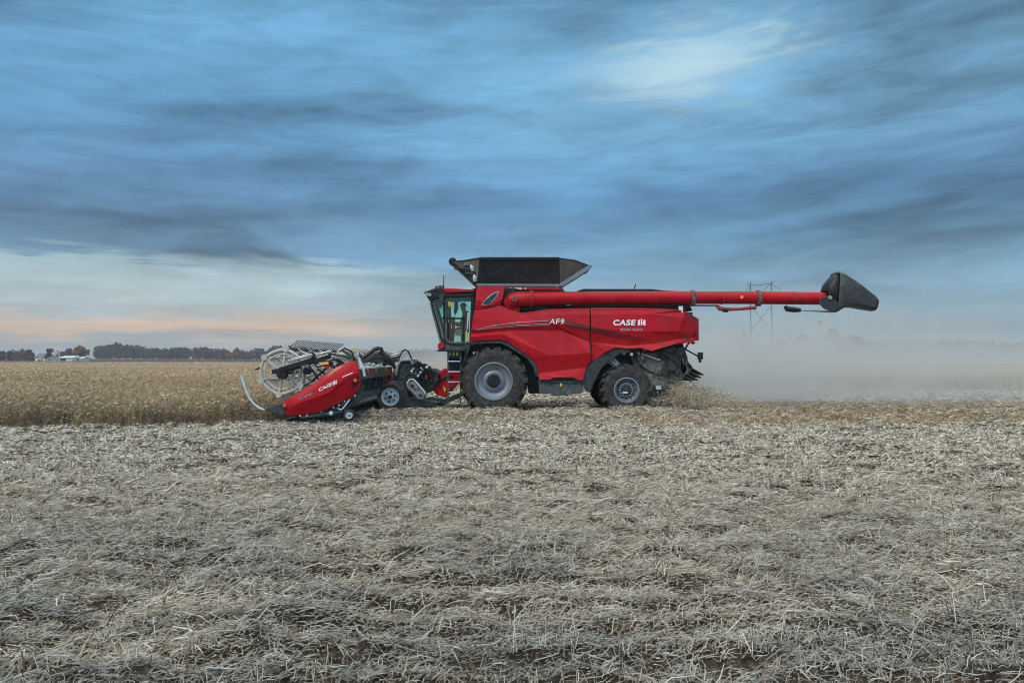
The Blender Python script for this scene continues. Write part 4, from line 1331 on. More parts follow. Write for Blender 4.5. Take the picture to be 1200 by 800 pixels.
ub = MB(); ub.prism([P(x, y, 25.3) for x, y in [(524, 410), (552, 410), (553, 440), (546, 437), (526, 433.5), (524, 424)]], (0, 1.2, 0))
ub.build('front_chassis', M['dark'], HV, bevel=.02)

# ---- the operator
op = thing('person', P(543, 400, YC), 'person in a grey jacket and dark cap sitting in the harvester cab', 'person')
def skin_body(name, nodes, edges, m_, parent, root=0):
    off = parent.location
    me = bpy.data.meshes.new(name)
    me.from_pydata([tuple(Vector(n_[0])) for n_ in nodes], edges, [])
    o = bpy.data.objects.new(name, me); COL.objects.link(o); o.parent = parent
    md = o.modifiers.new('skin', 'SKIN'); md.use_smooth_shade = True
    sl = me.skin_vertices[0].data if me.skin_vertices else None
    if sl is None:
        bm = bmesh.new(); bm.from_mesh(me); bm.verts.layers.skin.verify(); bm.to_mesh(me); bm.free()
        sl = me.skin_vertices[0].data
    for i, n_ in enumerate(nodes):
        r_ = n_[1]
        sl[i].radius = r_ if isinstance(r_, tuple) else (r_, r_)
        sl[i].use_root = (i == root)
    o.modifiers.new('sub', 'SUBSURF').levels = 1
    o.modifiers['sub'].render_levels = 2
    me.materials.append(m_)
    return o
hp = P(543, 387, YC) - op.location        # hip
hd_ = P(544, 360.5, YC) - op.location     # head middle
def B(dx, dy, dz): return hp + Vector((dx, dy, dz))
hz = hd_.z - hp.z
bn = [(B(0, 0, .0), (.15, .12)), (B(.03, 0, .2), (.14, .11)), (B(.04, 0, .4), (.17, .12)), (B(.03, 0, hz - .17), .06), (B(.0, 0, hz - .03), (.085, .095)), (B(-.005, 0, hz + .07), (.085, .095)),
      (B(-.085, 0, hz - .02), .022)]
be_ = [(0, 1), (1, 2), (2, 3), (3, 4), (4, 5), (4, 6)]
for sgn in (-1, 1):
    i0 = len(bn)
    bn += [(B(.03, sgn * .2, .42), .06), (B(-.08, sgn * .25, .17), .048), (B(-.3, sgn * .16, .2), .034), (B(-.37, sgn * .14, .22), .03)]
    be_ += [(2, i0), (i0, i0 + 1), (i0 + 1, i0 + 2), (i0 + 2, i0 + 3)]
    i0 = len(bn)
    bn += [(B(-.06, sgn * .11, -.02), .095), (B(-.44, sgn * .13, .0), .065), (B(-.46, sgn * .13, -.4), .045), (B(-.58, sgn * .13, -.42), .04)]
    be_ += [(0, i0), (i0, i0 + 1), (i0 + 1, i0 + 2), (i0 + 2, i0 + 3)]
skin_body('body', bn, be_, M['skin'], op)
jn = [(B(0, 0, .0), (.165, .135)), (B(.03, 0, .2), (.155, .125)), (B(.04, 0, .41), (.18, .135)), (B(.03, 0, .5), .085)]
je = [(0, 1), (1, 2), (2, 3)]
for sgn in (-1, 1):
    i0 = len(jn)
    jn += [(B(.03, sgn * .2, .425), .075), (B(-.08, sgn * .25, .17), .062), (B(-.27, sgn * .165, .197), .046)]
    je += [(2, i0), (i0, i0 + 1), (i0 + 1, i0 + 2)]
skin_body('jacket', jn, je, M['jacket'], op)
tn = [(B(0, 0, -.02), (.17, .125))]; te = []
for sgn in (-1, 1):
    i0 = len(tn)
    tn += [(B(-.06, sgn * .11, -.02), .108), (B(-.44, sgn * .13, .0), .078), (B(-.46, sgn * .13, -.36), .06)]
    te += [(0, i0), (i0, i0 + 1), (i0 + 1, i0 + 2)]
skin_body('trousers', tn, te, M['jeans'], op)
cp = MB()
hc = op.location + B(0, 0, hz + .045)
cp.lathe([(.001, .13), (.06, .12), (.1, .08), (.115, .02), (.112, -.01), (.1, -.01)], hc, 20, 'Z')
cp.prism([hc + Vector(v) for v in ((-.08, -.08, .0), (-.19, -.05, -.015), (-.19, .05, -.015), (-.08, .08, .0))], (0, 0, .012))
cp.build('cap', M['black'], op)
ey = MB()
for sgn in (-1, 1):
    ey.lathe([(.001, .012), (.01, .006), (.012, 0), (.01, -.006), (.001, -.012)], op.location + B(-.075, sgn * .035, hz + .02), 8, 'Z')
ey.build('eye', M['black'], op)

# small hardware on the panels: latches, seams, bolts, hinge lines
for px, py in ((700, 372), (782, 372), (684, 372), (628, 372), (700, 396), (684, 396)):
    pn = front_panel if px < 691 else rear_panel
    par = pf if px < 691 else pr
    on_panel(pn, [(px - 1.1, py - .6), (px + 1.1, py - .6), (px + 1.1, py + .6), (px - 1.1, py + .6)], 'panel_latch', M['stripe'], par, .02, .01)
for k, (px, py) in enumerate(((655, 443.6), (668, 443.4), (638, 443.2), (681, 443.2), (560, 397), (575, 396), (592, 396.8), (607, 405), (619, 415))):
    on_panel(front_panel, [(px - .4, py - .4), (px + .4, py - .4), (px + .4, py + .4), (px - .4, py + .4)], 'panel_bolt', M['dark'], pf, .02, .008)
band(front_panel, [(612, 367.6), (640, 363.4), (690, 362.2)], [(612, 368.0), (640, 363.8), (690, 362.6)], 'panel_seam', M['stripe'], pf)
band(rear_panel, [(694, 362.4), (760, 362.8), (793, 364.4)], [(694, 362.8), (760, 363.2), (793, 364.8)], 'panel_seam', M['stripe'], pr)
band(rear_panel, [(770, 402), (782, 404.2)], [(770, 402.5), (782, 404.7)], 'panel_seam', M['stripe'], pr, 4)
# hoses along the tube and weld bands
tb = MB(); tb.tube([P(640, 358.6, AY0 - .02), P(700, 358.2, AY0), P(780, 357.8, AY0 + .05), P(842, 358, AY0 + .08)], .022, 6)
tb.build('tube_hose', M['black'], ulo)
for px in (664, 716, 768, 846, 930):
    Yq = AY0 + (AY1 - AY0) * (px - 600) / 365
    wb = MB(); r_ = .206
    wb.lathe([(r_ - .02, -.012), (r_ + .006, -.012), (r_ + .006, .012), (r_ - .02, .012)], P(px, 349.2, Yq), 28, 'X')
    wb.build('weld_band', M['red_dull'], ulo)
MB().prism([P(x, y, AY0 - .2) for x, y in [(868, 346.5), (871, 346.5), (871, 349.5), (868, 349.5)]], (0, .02, 0)).build('small_decal', M['yellow'], ulo)
# ================================================================== the cutting header
HY = 19.7                      # plane of the near end
FYH = 2 * YC - HY              # far end
hb = P(370, 490, HY); hb.y = YC; hb.z = 0
HD = thing('draper_header', hb, 'wide cutting header with pale reel and red end shield on the front of the harvester', 'header')

# end shields
es = Panel({
    'a': (328.6, 473.8, .10), 'b': (342, 464.4, .04), 'c': (357.8, 454.9, .03), 'd': (369.5, 448.5, .03), 'e': (378, 440, .03), 'f': (395, 429.9, .03),
    'g': (408.9, 423.7, .04), 'h': (416.3, 423, .06), 'i': (419.8, 427, .08), 'j': (422, 440.5, .08), 'k': (422.7, 451, .08), 'l': (420.5, 457.5, .08),
    'm': (412, 465, .06), 'n': (390.8, 476, .05), 'o': (378, 482, .05), 'p': (350.4, 486.6, .07), 'q': (334.4, 486.4, .1), 'r': (330.7, 482.5, .11),
    'c0': (346, 473.5, -.02), 'c1': (362, 468.2, -.06), 'c2': (386, 459.5, -.08), 'c3': (397, 450, -.06), 'c4': (405, 443, -.03), 'c5': (419, 437, .0),
    'u1': (352, 468.5, -.02), 'u2': (372, 455, -.05), 'u3': (392, 440.5, -.05), 'u4': (413, 430.5, -.0),
    'v1': (347, 475.8, -.02), 'v2': (364, 470.4, -.02), 'v3': (388, 462, -.03), 'v4': (399.5, 452, -.01), 'v5': (408, 445, .02), 'v6': (420.8, 440.5, .03),
    'w': (338, 476, .02),
}, [('a', 'b', 'u1', 'c0', 'w'), ('b', 'c', 'd', 'u2', 'u1'), ('d', 'e', 'f', 'u3', 'u2'), ('f', 'g', 'u4', 'u3'), ('g', 'h', 'i', 'c5', 'u4'),
    ('u1', 'u2', 'c1', 'c0'), ('u2', 'u3', 'c3', 'c2', 'c1'), ('u3', 'u4', 'c5', 'c4', 'c3'),
    ('c0', 'c1', 'v2', 'v1'), ('c1', 'c2', 'v3', 'v2'), ('c2', 'c3', 'v4', 'v3'), ('c3', 'c4', 'v5', 'v4'), ('c4', 'c5', 'v6', 'v5'), ('c5', 'i', 'j', 'v6'),
    ('w', 'c0', 'v1', 'q', 'r'), ('a', 'w', 'r'), ('v1', 'v2', 'o', 'p', 'q'), ('v2', 'v3', 'n', 'o'), ('v3', 'v4', 'm', 'n'), ('v4', 'v5', 'v6', 'k', 'l', 'm'), ('v6', 'j', 'k')])
YP_save = YP
YP = HY
esm = es.mb()
eso = esm.build('end_shield', M['red'], HD, bevel=.015, smooth=True, solid=.035, angle=24)
mirror_mb(esm).build('end_shield', M['red'], HD, smooth=True, solid=.035, angle=24)
# lettering on the shield
def slant(s_, a, b, h, m_, bold=.03, shear=.1, proud=.03, parent=eso):
    vs, fs = text_polys(s_, bold, shear)
    ax, ay = a; bx_, by_ = b
    pts = [es.at(ax + (bx_ - ax) * u, ay + (by_ - ay) * u - h * v, proud) for u, v in vs]
    return MB().add(pts, fs).build('lettering', m_, parent, smooth=False)
slant('CASE', (373.6, 459.0), (388.8, 451.8), 4.4, M['white'])
def q4(p0, p1, h, m_, proud=.034):
    MB().prism([es.at(p0[0], p0[1], proud), es.at(p1[0], p1[1], proud), es.at(p1[0], p1[1] - h, proud), es.at(p0[0], p0[1] - h, proud)], (0, .004, 0)).build('emblem', m_, eso, smooth=False)
q4((389.8, 451.5), (391.2, 450.9), 4.4, M['white']); q4((393.2, 450.2), (394.6, 449.6), 4.4, M['white']); q4((392.5, 448.9), (393.2, 448.6), 1.2, M['white'])
q4((391.6, 450.7), (392.5, 450.4), 5.2, M['white'], .04)
slant('FD240', (350, 469.2), (366.6, 461.8), 2.9, M['badge'], .04, .25)
slant('FD240', (350.3, 469.0), (366.2, 461.9), 2.5, M['chrome'], .0, .25, .036)
MB().prism([es.at(x, y, .03) for x, y in [(400.8, 442.4), (402, 440.5), (413.2, 436), (413.3, 437.2)]], (0, .005, 0)).build('pale_mark', M['white'], eso, smooth=False)
for pts, o in (([(413.5, 444.5), (419.8, 440.5), (420, 451), (413, 455)], (416.4, 445.4)), ([(331.5, 476.5), (336.5, 473.5), (336, 480), (332, 479.5)], (333.6, 474.6))):
    MB().prism([es.at(x, y, .03) for x, y in pts], (0, .01, 0)).build('dark_inset', M['black'], eso, smooth=False)
    MB().lathe([(.001, -.02), (.045, -.02), (.05, .01)], es.at(o[0], o[1], .035), 14).build('side_reflector', M['orange'], eso)
YP = YP_save

# nose divider and pale guide bar
ND = MB()
ND.prism([P(x, y, HY + .05) for x, y in [(308, 480.5), (313, 477.6), (329, 472.2), (334, 475), (333, 487), (326, 486)]], (0, .25, 0))
ND.build('crop_divider', M['teal'], HD, bevel=.02)
GB = MB()
GB.tube([P(x, y, HY + .15) for x, y in [(282.2, 438.6), (284.5, 446), (288.2, 457), (292.2, 466), (297, 472.6), (303, 477.4), (309, 480), (316, 482.5)]], [.032] * 7 + [.02], 10)
GB.build('guide_bar', M['pale'], HD)
GB2 = MB()
GB2.tube([mir(P(x, y, HY + .15)) for x, y in [(282.2, 438.6), (288.2, 457), (297, 472.6), (309, 480), (316, 482.5)]], .032, 8)
GB2.build('guide_bar', M['pale'], HD)
# dark underframe behind and under the shield, with skid and small wheel
uf = MB()
uf.prism([P(x, y, HY + .16) for x, y in [(330, 484), (350, 488.5), (378, 489.5), (398, 486), (410, 477), (424, 468), (424, 452), (400, 470), (378, 480)]], (0, .3, 0))
uf.beam(P(352, 489, HY + .1), P(402, 482, HY + .1), .05, .08)
uf.beam(P(392, 480, HY + .1), P(418, 462, HY + .1), .05, .07)
ufo = uf.build('end_frame', M['teal'], HD, bevel=.015)
for px, py in ((352, 487), (377, 482.5), (391, 477), (397.5, 474.5), (404, 470), (416, 463.5), (360, 486.5)):
    MB().lathe([(.001, -.03), (.022, -.03), (.022, .02)], P(px, py, HY + .08), 8).build('bolt', M['pale'], ufo)
MB().tube([P(396, 478.5, HY + .06), P(400, 480, HY + .06), P(403, 477, HY + .06), P(410, 468, HY + .06)], .02, 6).build('skid_link', M['pale'], ufo)
def small_wheel(c, R, W, name, rimm, parent):
    rm = MB()
    rm.lathe([(.001, -.02), (R * .16, -.02), (R * .2, .0), (R * .3, .02), (R * .5, .03), (R * .56, .01), (R * .64, .0), (R * .64, W), (.001, W)], c, 28)
    rmo = rm.build(name, rimm, parent)
    ty = MB()
    ty.lathe([(R * .62, .01), (R * .68, -.012), (R * .85, -.015), (R * .95, .02), (R * .985, W * .3), (R, W * .35), (R, W * .65), (R * .985, W * .7), (R * .95, W - .02), (R * .8, W + .01), (R * .62, W)], c, 36)
    for k in (.3, .5, .7):
        pass
    ty.build('tyre', M['rubber'], rmo)
    MB().lathe([(.001, -.035), (R * .12, -.035), (R * .14, .0)], c, 12).build('wheel_hub', M['black'], rmo)
    return rmo
small_wheel(P(409, 486, HY + .02), .145, .1, 'gauge_wheel', M['pale'], HD)
MB().lathe([(.001, -.03), (.03, -.03), (.055, -.02), (.06, .03), (.001, .03)], P(388, 484, HY + .08), 16).build('end_roller', M['pale'], HD)
MB().beam(P(409, 486, HY + .16), P(400, 476, HY + .16), .04, .06).build('wheel_arm', M['teal'], HD)
# transport wheel
TW = 23.1
tw_ = small_wheel(P(457.3, 464.8, TW), .43, .27, 'transport_wheel', M['pale'], HD)
for k in range(6):
    a = 2 * PI * k / 6 + .3
    MB().lathe([(.001, -.01), (.028, -.01), (.03, .05)], P(457.3, 464.8, TW) + Vector((.15 * math.cos(a), 0, .15 * math.sin(a))), 8).build('wheel_slot', M['black'], tw_)
small_wheel(mir(P(457.3, 464.8, TW)) - Vector((0, .27, 0)), .43, .27, 'transport_wheel', M['tan'], HD)
wa = MB()
wa.beam(P(457, 465, TW + .35), P(438, 452, TW + .35), .1, .12)
wa.beam(P(438, 452, TW + .35), P(434, 434, TW + .3), .1, .12)
wa.build('wheel_bracket', M['dark'], HD)

# back frame: beam with reflectors, sheet and posts, running across the machine
XB = P(421, 436, HY).x
def zat(py, Yq=HY): return P(421, py, Yq).z
zt, zb1, zlow = zat(431.8), zat(445), zat(474)
YM0, YM1 = HY + .1, 24.9
for y0, y1 in ((YM0, 25.1), (26.7, FYH - .1)):
    bk = MB(); bk.box((XB - .18, y0, zb1), (XB, y1, zt - .02))
    bko = bk.build('back_beam', M['panelgrey'], HD, bevel=.015)
    MB().box((XB - .2, y0, zt - .02), (XB + .02, y1, zt + .02)).build('beam_edge', M['pale'], bko)
    sh_ = MB(); sh_.box((XB - .26, y0, zlow + .25), (XB - .2, y1, zb1 + .02))
    sh_.build('back_sheet', M['teal'], HD)
    lb = MB(); lb.tube([(XB - .1, y0, zlow + .2), (XB - .1, y1, zlow + .2)], .09, 10)
    lb.build('lower_tube', M['teal'], HD)
    po = MB()
    for k in range(5):
        yy = y0 + .3 + (y1 - y0 - .6) * k / 4
        po.beam((XB - .08, yy, zlow + .2), (XB - .08, yy, zb1 + .05), .1, .09, up=(0, 1, 0))
    po.build('back_post', M['dark'], HD)
for yy, mm in ((HY + 1.1, 'orange'), (HY + 2.35, 'orange'), (HY + 4.1, 'orange')):
    MB().lathe([(.001, .03), (.075, .03), (.08, 0)], Vector((XB + .0, yy, (zt + zb1) / 2 + .06)), 16, 'X').build('reflector', M[mm], HD)
# cutter bar and canvas deck
XCUT = P(332, 484, HY).x
dkk = MB()
dkk.add([(XCUT, HY + .2, .16), (XCUT, FYH - .2, .16), (XB - .3, FYH - .2, .48), (XB - .3, HY + .2, .48)], [(0, 1, 2, 3)])
dkk.build('canvas_deck', M['black'], HD, solid=.05)
cb = MB(); cb.box((XCUT - .1, HY + .2, .1), (XCUT + .08, FYH - .2, .17)); cb.build('cutter_bar', M['steel'], HD)

# pale post with amber lamp, hose arches, rods near the shield
pp = MB(); pp.tube([P(418.5, 412, HY + .3), P(421, 421, HY + .3), P(425, 432, HY + .25), P(427.3, 441, HY + .2)], [.025, .04, .055, .035], 8)
ppo = pp.build('lamp_post', M['pale'], HD)
MB().lathe([(.001, .07), (.035, .065), (.04, -.03), (.001, -.03)], P(417, 410.2, HY + .3), 12, 'Z').build('amber_lamp', M['yellow'], ppo)
pg = MB(); pg.tube([P(418, 414, HY + .4), P(422, 416, HY + .4), P(426, 424, HY + .4)], .03, 8); pg.tube([P(402, 411, HY + .5), P(411, 416, HY + .45), P(418, 423, HY + .4)], .035, 8)
pg.build('post_brace', M['teal'], HD)
MB().lathe([(.001, -.02), (.03, -.02), (.03, .02)], P(420.5, 417, HY + .2), 10).build('red_lamp', M['redref'], ppo)
h1 = MB()
h1.tube([P(x, y, 22.2) for x, y in [(421, 420.5), (428, 417.5), (434, 413.5), (439, 409), (443, 408), (446.5, 408.5), (448, 413), (453, 418), (459, 422), (462, 426)]], .06, 8)
h1.tube([P(x, y, 22.8) for x, y in [(424, 423), (433, 419), (441, 414.5), (446, 413.2), (452, 417), (458, 423), (463, 430)]], .05, 8)
h1.tube([P(x, y, 22.6) for x, y in [(447, 411), (449, 417), (451, 423), (450, 429)]], .035, 8)
h1.tube([P(x, y, 22.4) for x, y in [(430, 423), (440, 419), (450, 420), (460, 427), (463, 432)]], .045, 8)
h1.build('hose', M['black'], HD)
gus = MB()
gus.prism([P(x, y, 22.7) for x, y in [(426, 423), (443, 414.5), (452, 417), (461, 424.5), (461, 428.5), (452, 427.5), (448, 423.5), (440, 423), (427, 424.8)]], (0, .12, 0))
gus.build('frame_gusset', M['dark'], HD)
lt = MB()
for k in range(12):
    px = rnd.uniform(428, 448); py = rnd.uniform(424.5, 429)
    lt.beam(P(px, py, 23.2), P(px + rnd.uniform(-3, 3), py + rnd.uniform(-2.5, 2.5), 23.4), .04, .06)
lt.build('deck_fitting', M['pale'], HD)
# centre frame with shroud, chain case, hoses
cf = MB()
cf.prism([P(x, y, 24.9) for x, y in [(468.5, 422), (480.5, 421.2), (483.5, 425), (484, 440), (480, 470), (474, 474), (464, 474), (463, 440), (465.5, 428)]], (0, 2.0, 0))
cfo = cf.build('centre_frame', M['dark'], HD, bevel=.05)
MB().tube([P(x, y, 24.85) for x, y in [(464, 440), (466, 428), (470, 422.3), (481, 421.4), (484, 426), (484, 440)]], .05, 8).build('shroud_rim', M['grey'], cfo)
h2 = MB()
h2.tube([P(x, y, 25.0) for x, y in [(467, 421), (469.5, 415), (472, 411), (475, 409.6), (478, 411.2), (481, 417), (484, 425), (486, 436)]], .026, 8)
for k in range(9):
    x0, y0 = rnd.uniform(474, 486), rnd.uniform(426, 446)
    h2.tube([P(x0, y0, 24.8), P(x0 + rnd.uniform(4, 9), y0 - rnd.uniform(2, 6), 24.75), P(x0 + rnd.uniform(10, 16), y0 + rnd.uniform(-4, 6), 24.8), P(x0 + rnd.uniform(14, 24), y0 + rnd.uniform(2, 14), 24.9)], rnd.uniform(.02, .04), 8)
h2.tube([P(x, y, 24.85) for x, y in [(486, 429), (491, 427), (499, 427.5), (500, 431), (495, 433.5)]], .05, 8)
h2.build('hose', M['black'], HD)
cc = MB()
pts = []
for k in range(10):
    a = math.radians(52 + 180 * k / 9)
    pts.append((482.2 + 6.4 * math.cos(a + math.radians(-2)), 450.5 - 6.4 * math.sin(a)))
for k in range(10):
    a = math.radians(232 + 180 * k / 9)
    pts.append((493.2 + 6.2 * math.cos(a), 462.2 - 6.2 * math.sin(a)))
cc.prism([P(x, y, 24.55) for x, y in pts], (0, .16, 0))
cco = cc.build('chain_case', M['grey'], HD, bevel=.03)
MB().tube([P(x, y, 24.52) for x, y in [(477.5, 449), (479.5, 445), (484, 444), (490, 450), (496, 457), (498.6, 461)]], .03, 8).build('case_rim', M['pale'], cco)
cs = MB()
for px, py, r_ in ((483, 452, .06), (492.5, 463, .05), (497, 464, .03), (486.5, 456, .03), (490, 455.5, .03)):
    cs.lathe([(.001, -.02), (r_, -.02), (r_, .02)], P(px, py, 24.54), 12)
cs.build('case_bolt', M['dark'], cco)
jk = MB()
jk.prism([P(x, y, 25.0) for x, y in [(484, 440), (492, 432), (505, 432), (513, 436), (514, 445), (506, 456), (498, 462), (490, 452)]], (0, 1.7, 0))
for k in range(20):
    px, py = rnd.uniform(484, 510), rnd.uniform(428, 448)
    a = rnd.uniform(0, 6.28); L = rnd.uniform(2, 6)
    jk.beam(P(px, py, 24.95), P(px + L * math.cos(a), py + L * math.sin(a) * .6, 24.9), .05, .07)
jk.build('coupling_frame', M['dark'], HD)
jw = MB()
for px, py, L in ((481.5, 435.5, 2.5), (489, 441, 4), (491, 438, 5), (494, 434, 2), (486, 438, 3), (499, 431, 3), (484.5, 433, 2)):
    jw.beam(P(px, py, 24.8), P(px + L * .75, py - L * .8, 24.8), .05, .07)
jw.build('coupling_fitting', M['pale'], HD)
MB().box(P(498.5, 444, 24.82), P(501, 439, 24.9)).build('red_tag', M['redref'], HD)
db_ = MB(); db_.prism([P(x, y, 24.8) for x, y in [(452, 448), (470, 446), (482, 470), (500, 468), (516, 471), (505, 476), (470, 477), (455, 470)]], (0, 1.9, 0))
db_.build('adapter_floor', M['panelgrey'], HD, bevel=.03)

# ---- reel
rcn = P(331, 435.5, HY + .35)
RX, RZ, RRr = rcn.x, rcn.z, 26.4 * (HY + .35) / F
NB = 6
PH = math.radians(82)
reel = MB()
for y0, y1 in ((HY + .35, YC - .15), (YC + .15, FYH - .35)):
    reel.tube([(RX, y0, RZ), (RX, y1, RZ)], .085, 14)
reo = reel.build('reel', M['panelgrey'], HD)
def rpt(a, r_, yy): return Vector((RX + r_ * math.cos(a), yy, RZ + r_ * math.sin(a)))
ends = []
for y0, y1 in ((HY + .35, YC - .2), (YC + .2, FYH - .35)):
    for yy in np.linspace(y0, y1, 6):
        yy = float(yy)
        rg_ = MB()
        th = 1.0 if yy < HY + .5 else .6
        for k in range(NB):
            a0_, a1_ = PH + 2 * PI * k / NB, PH + 2 * PI * (k + 1) / NB
            # bowed rim segment between two bats
            arc = []
            for i in range(9):
                a = a0_ + (a1_ - a0_) * i / 8
                arc.append(rpt(a, RRr * (1.0 - .05 * math.sin(PI * i / 8)), yy))
            rg_.tube(arc, .035 * th + .008, 8)
            arc2 = [rpt(a0_ + (a1_ - a0_) * i / 8, RRr * (.80 - .03 * math.sin(PI * i / 8)), yy) for i in range(9)]
            if th == 1.0:
                rg_.tube(arc2, .026, 8)
            # knuckle and spoke
            rg_.tube([rpt(a0_, RRr * 1.02, yy - .05), rpt(a0_, RRr * 1.02, yy + .05)], .07 * th + .01, 12)
            rg_.beam(rpt(a0_, .08, yy), rpt(a0_, RRr * .97, yy), .05, .06 * th + .01, up=(0, 1, 0))
        rg_.build('reel_ring', M['tan'], reo)
    for k in range(NB):
        up_ = k == 0 and y0 < YC - 1
        a = PH + 2 * PI * k / NB
        bt_ = MB()
        c_ = rpt(a, RRr, 0)
        bt_.tube([(c_.x, y0, c_.z), (c_.x, y1, c_.z)], .032, 8)
        tn_ = bt_
        yy = y0 + .08
        # the fingers keep one attitude; the top bat lifts clear of the frame
        dirn = Vector((.52, 0, .40)) if up_ else (Vector((.13, 0, -.34)) if math.sin(a) < .9 else Vector((.22, 0, .1)))
        while yy < y1 - .05:
            p_ = Vector((c_.x, yy, c_.z))
            tn_.beam(p_, p_ + dirn * (.62 if up_ else .8), .024 if up_ else .03, .018)
            yy += .26 if up_ else .15
        tn_.build('reel_bat', M['dark'] if up_ else M['tan'], reo)
# reel arm: dark beam with silver ram, near end, centre and far end
for yy in (HY + .12, YC, FYH - .12):
    ra = MB()
    ra.beam(P(319, 435.8, HY + .12) , P(352, 429.0, HY + .12), .08, .12)
    ra.beam(P(328, 433.5, HY + .1), P(368.5, 421.0, HY + .1), .1, .13)
    ra.beam(P(362, 425.0, HY + .14), P(388, 417.2, HY + .14), .07, .10)
    ra.beam(P(368, 421, HY + .1), P(408, 430, HY + .12), .07, .1)
    ra.beam(P(364.5, 412.5, HY + .1), P(372, 426, HY + .1), .1, .1)
    ra.lathe([(.001, -.1), (.13, -.1), (.15, -.04), (.15, .06), (.001, .1)], P(331, 437.5, HY + .16), 18)
    ra.lathe([(.001, -.1), (.09, -.1), (.1, .06)], P(360, 434.5, HY + .3), 14)
    sh = Vector((0, yy - (HY + .12), 0))
    ra.v = [v + sh for v in ra.v]
    rao = ra.build('reel_arm', M['black'], HD, bevel=.01)
    rm_ = MB()
    rm_.beam(P(337.5, 423.5, HY + .06), P(366.5, 415.4, HY + .06), .07, .085)
    rm_.beam(P(371.5, 415.8, HY + .06), P(389.5, 411.0, HY + .06), .06, .07)
    rm_.v = [v + sh for v in rm_.v]
    rm_.build('reel_ram', M['steel'], rao, bevel=.02)
    if yy < HY + 1:
        MB().prism([P(x, y, HY + .02) for x, y in [(373.2, 424.6), (384.6, 423.6), (385, 426.6), (375, 427.4)]], (0, .02, 0)).build('warning_sticker', M['yellow'], rao)
        MB().prism([P(x, y, HY + .04) for x, y in [(376.5, 428), (386, 427), (385.5, 431.2), (382, 431.5)]], (0, .02, 0)).build('red_patch', M['red'], rao)
        MB().lathe([(.001, -.03), (.045, -.03), (.05, .02)], P(392.8, 426, HY + .05), 16).build('pivot_pin', M['steel'], rao)
        MB().prism([P(x, y, HY + .1) for x, y in [(297.8, 433), (304, 430), (304.5, 432), (299, 433.6)]], (0, .06, 0)).build('arm_tip', M['black'], rao)
# things seen through the reel: drive box, pale cover and braces near the end
rx = MB()
rx.prism([P(x, y, HY + .5) for x, y in [(386, 418), (398, 413), (410, 416), (418, 424), (400, 428), (388, 430)]], (0, .25, 0))
rx.build('drive_cover', M['tan'], HD, bevel=.03)
rb = MB()
for a, b in (((372, 432), (386, 442)), ((366, 446), (384, 430)), ((378, 424), (396, 433)), ((362, 428), (376, 448)), ((390, 420), (414, 432)), ((385, 414), (412, 419))):
    rb.tube([P(a[0], a[1], HY + .4), P(b[0], b[1], HY + .42)], .03, 8)
rb.build('end_brace', M['teal'], HD)
rp = MB()
rp.tube([P(x, y, HY + .45) for x, y in [(352, 430), (356, 438), (355, 446), (350, 453)]], .05, 8)
rp.tube([P(x, y, HY + .6) for x, y in [(341, 440), (345, 448), (352, 452), (360, 450)]], .04, 8)
rp.tube([P(x, y, HY + .6) for x, y in [(362, 431), (368, 433), (372, 439), (368, 446), (361, 444)]], .035, 8)
rp.build('reel_guard', M['tan'], HD)

# more of the working gear by the near reel end: chain guard, hoses, bright links
for k, (a, b, r_) in enumerate((((346, 424), (358, 452), .022), ((350, 446), (376, 436), .022), ((338, 446), (352, 428), .02), ((356, 420), (380, 432), .025),
                                ((366, 452), (392, 434), .025), ((374, 446), (400, 428), .022), ((344, 456), (368, 446), .03))):
    MB().tube([P(a[0], a[1], HY + .55), P(b[0], b[1], HY + .6)], r_, 6).build('reel_link', M['tan'] if k % 2 else M['steel'], HD)
hh = MB()
hh.tube([P(x, y, HY + .35) for x, y in [(366, 422), (372, 430), (380, 428), (388, 422), (396, 421), (404, 426)]], .022, 6)
hh.tube([P(x, y, HY + .35) for x, y in [(398, 412), (404, 408), (411, 411), (415, 418), (414, 423)]], .022, 6)
hh.build('hose', M['black'], HD)
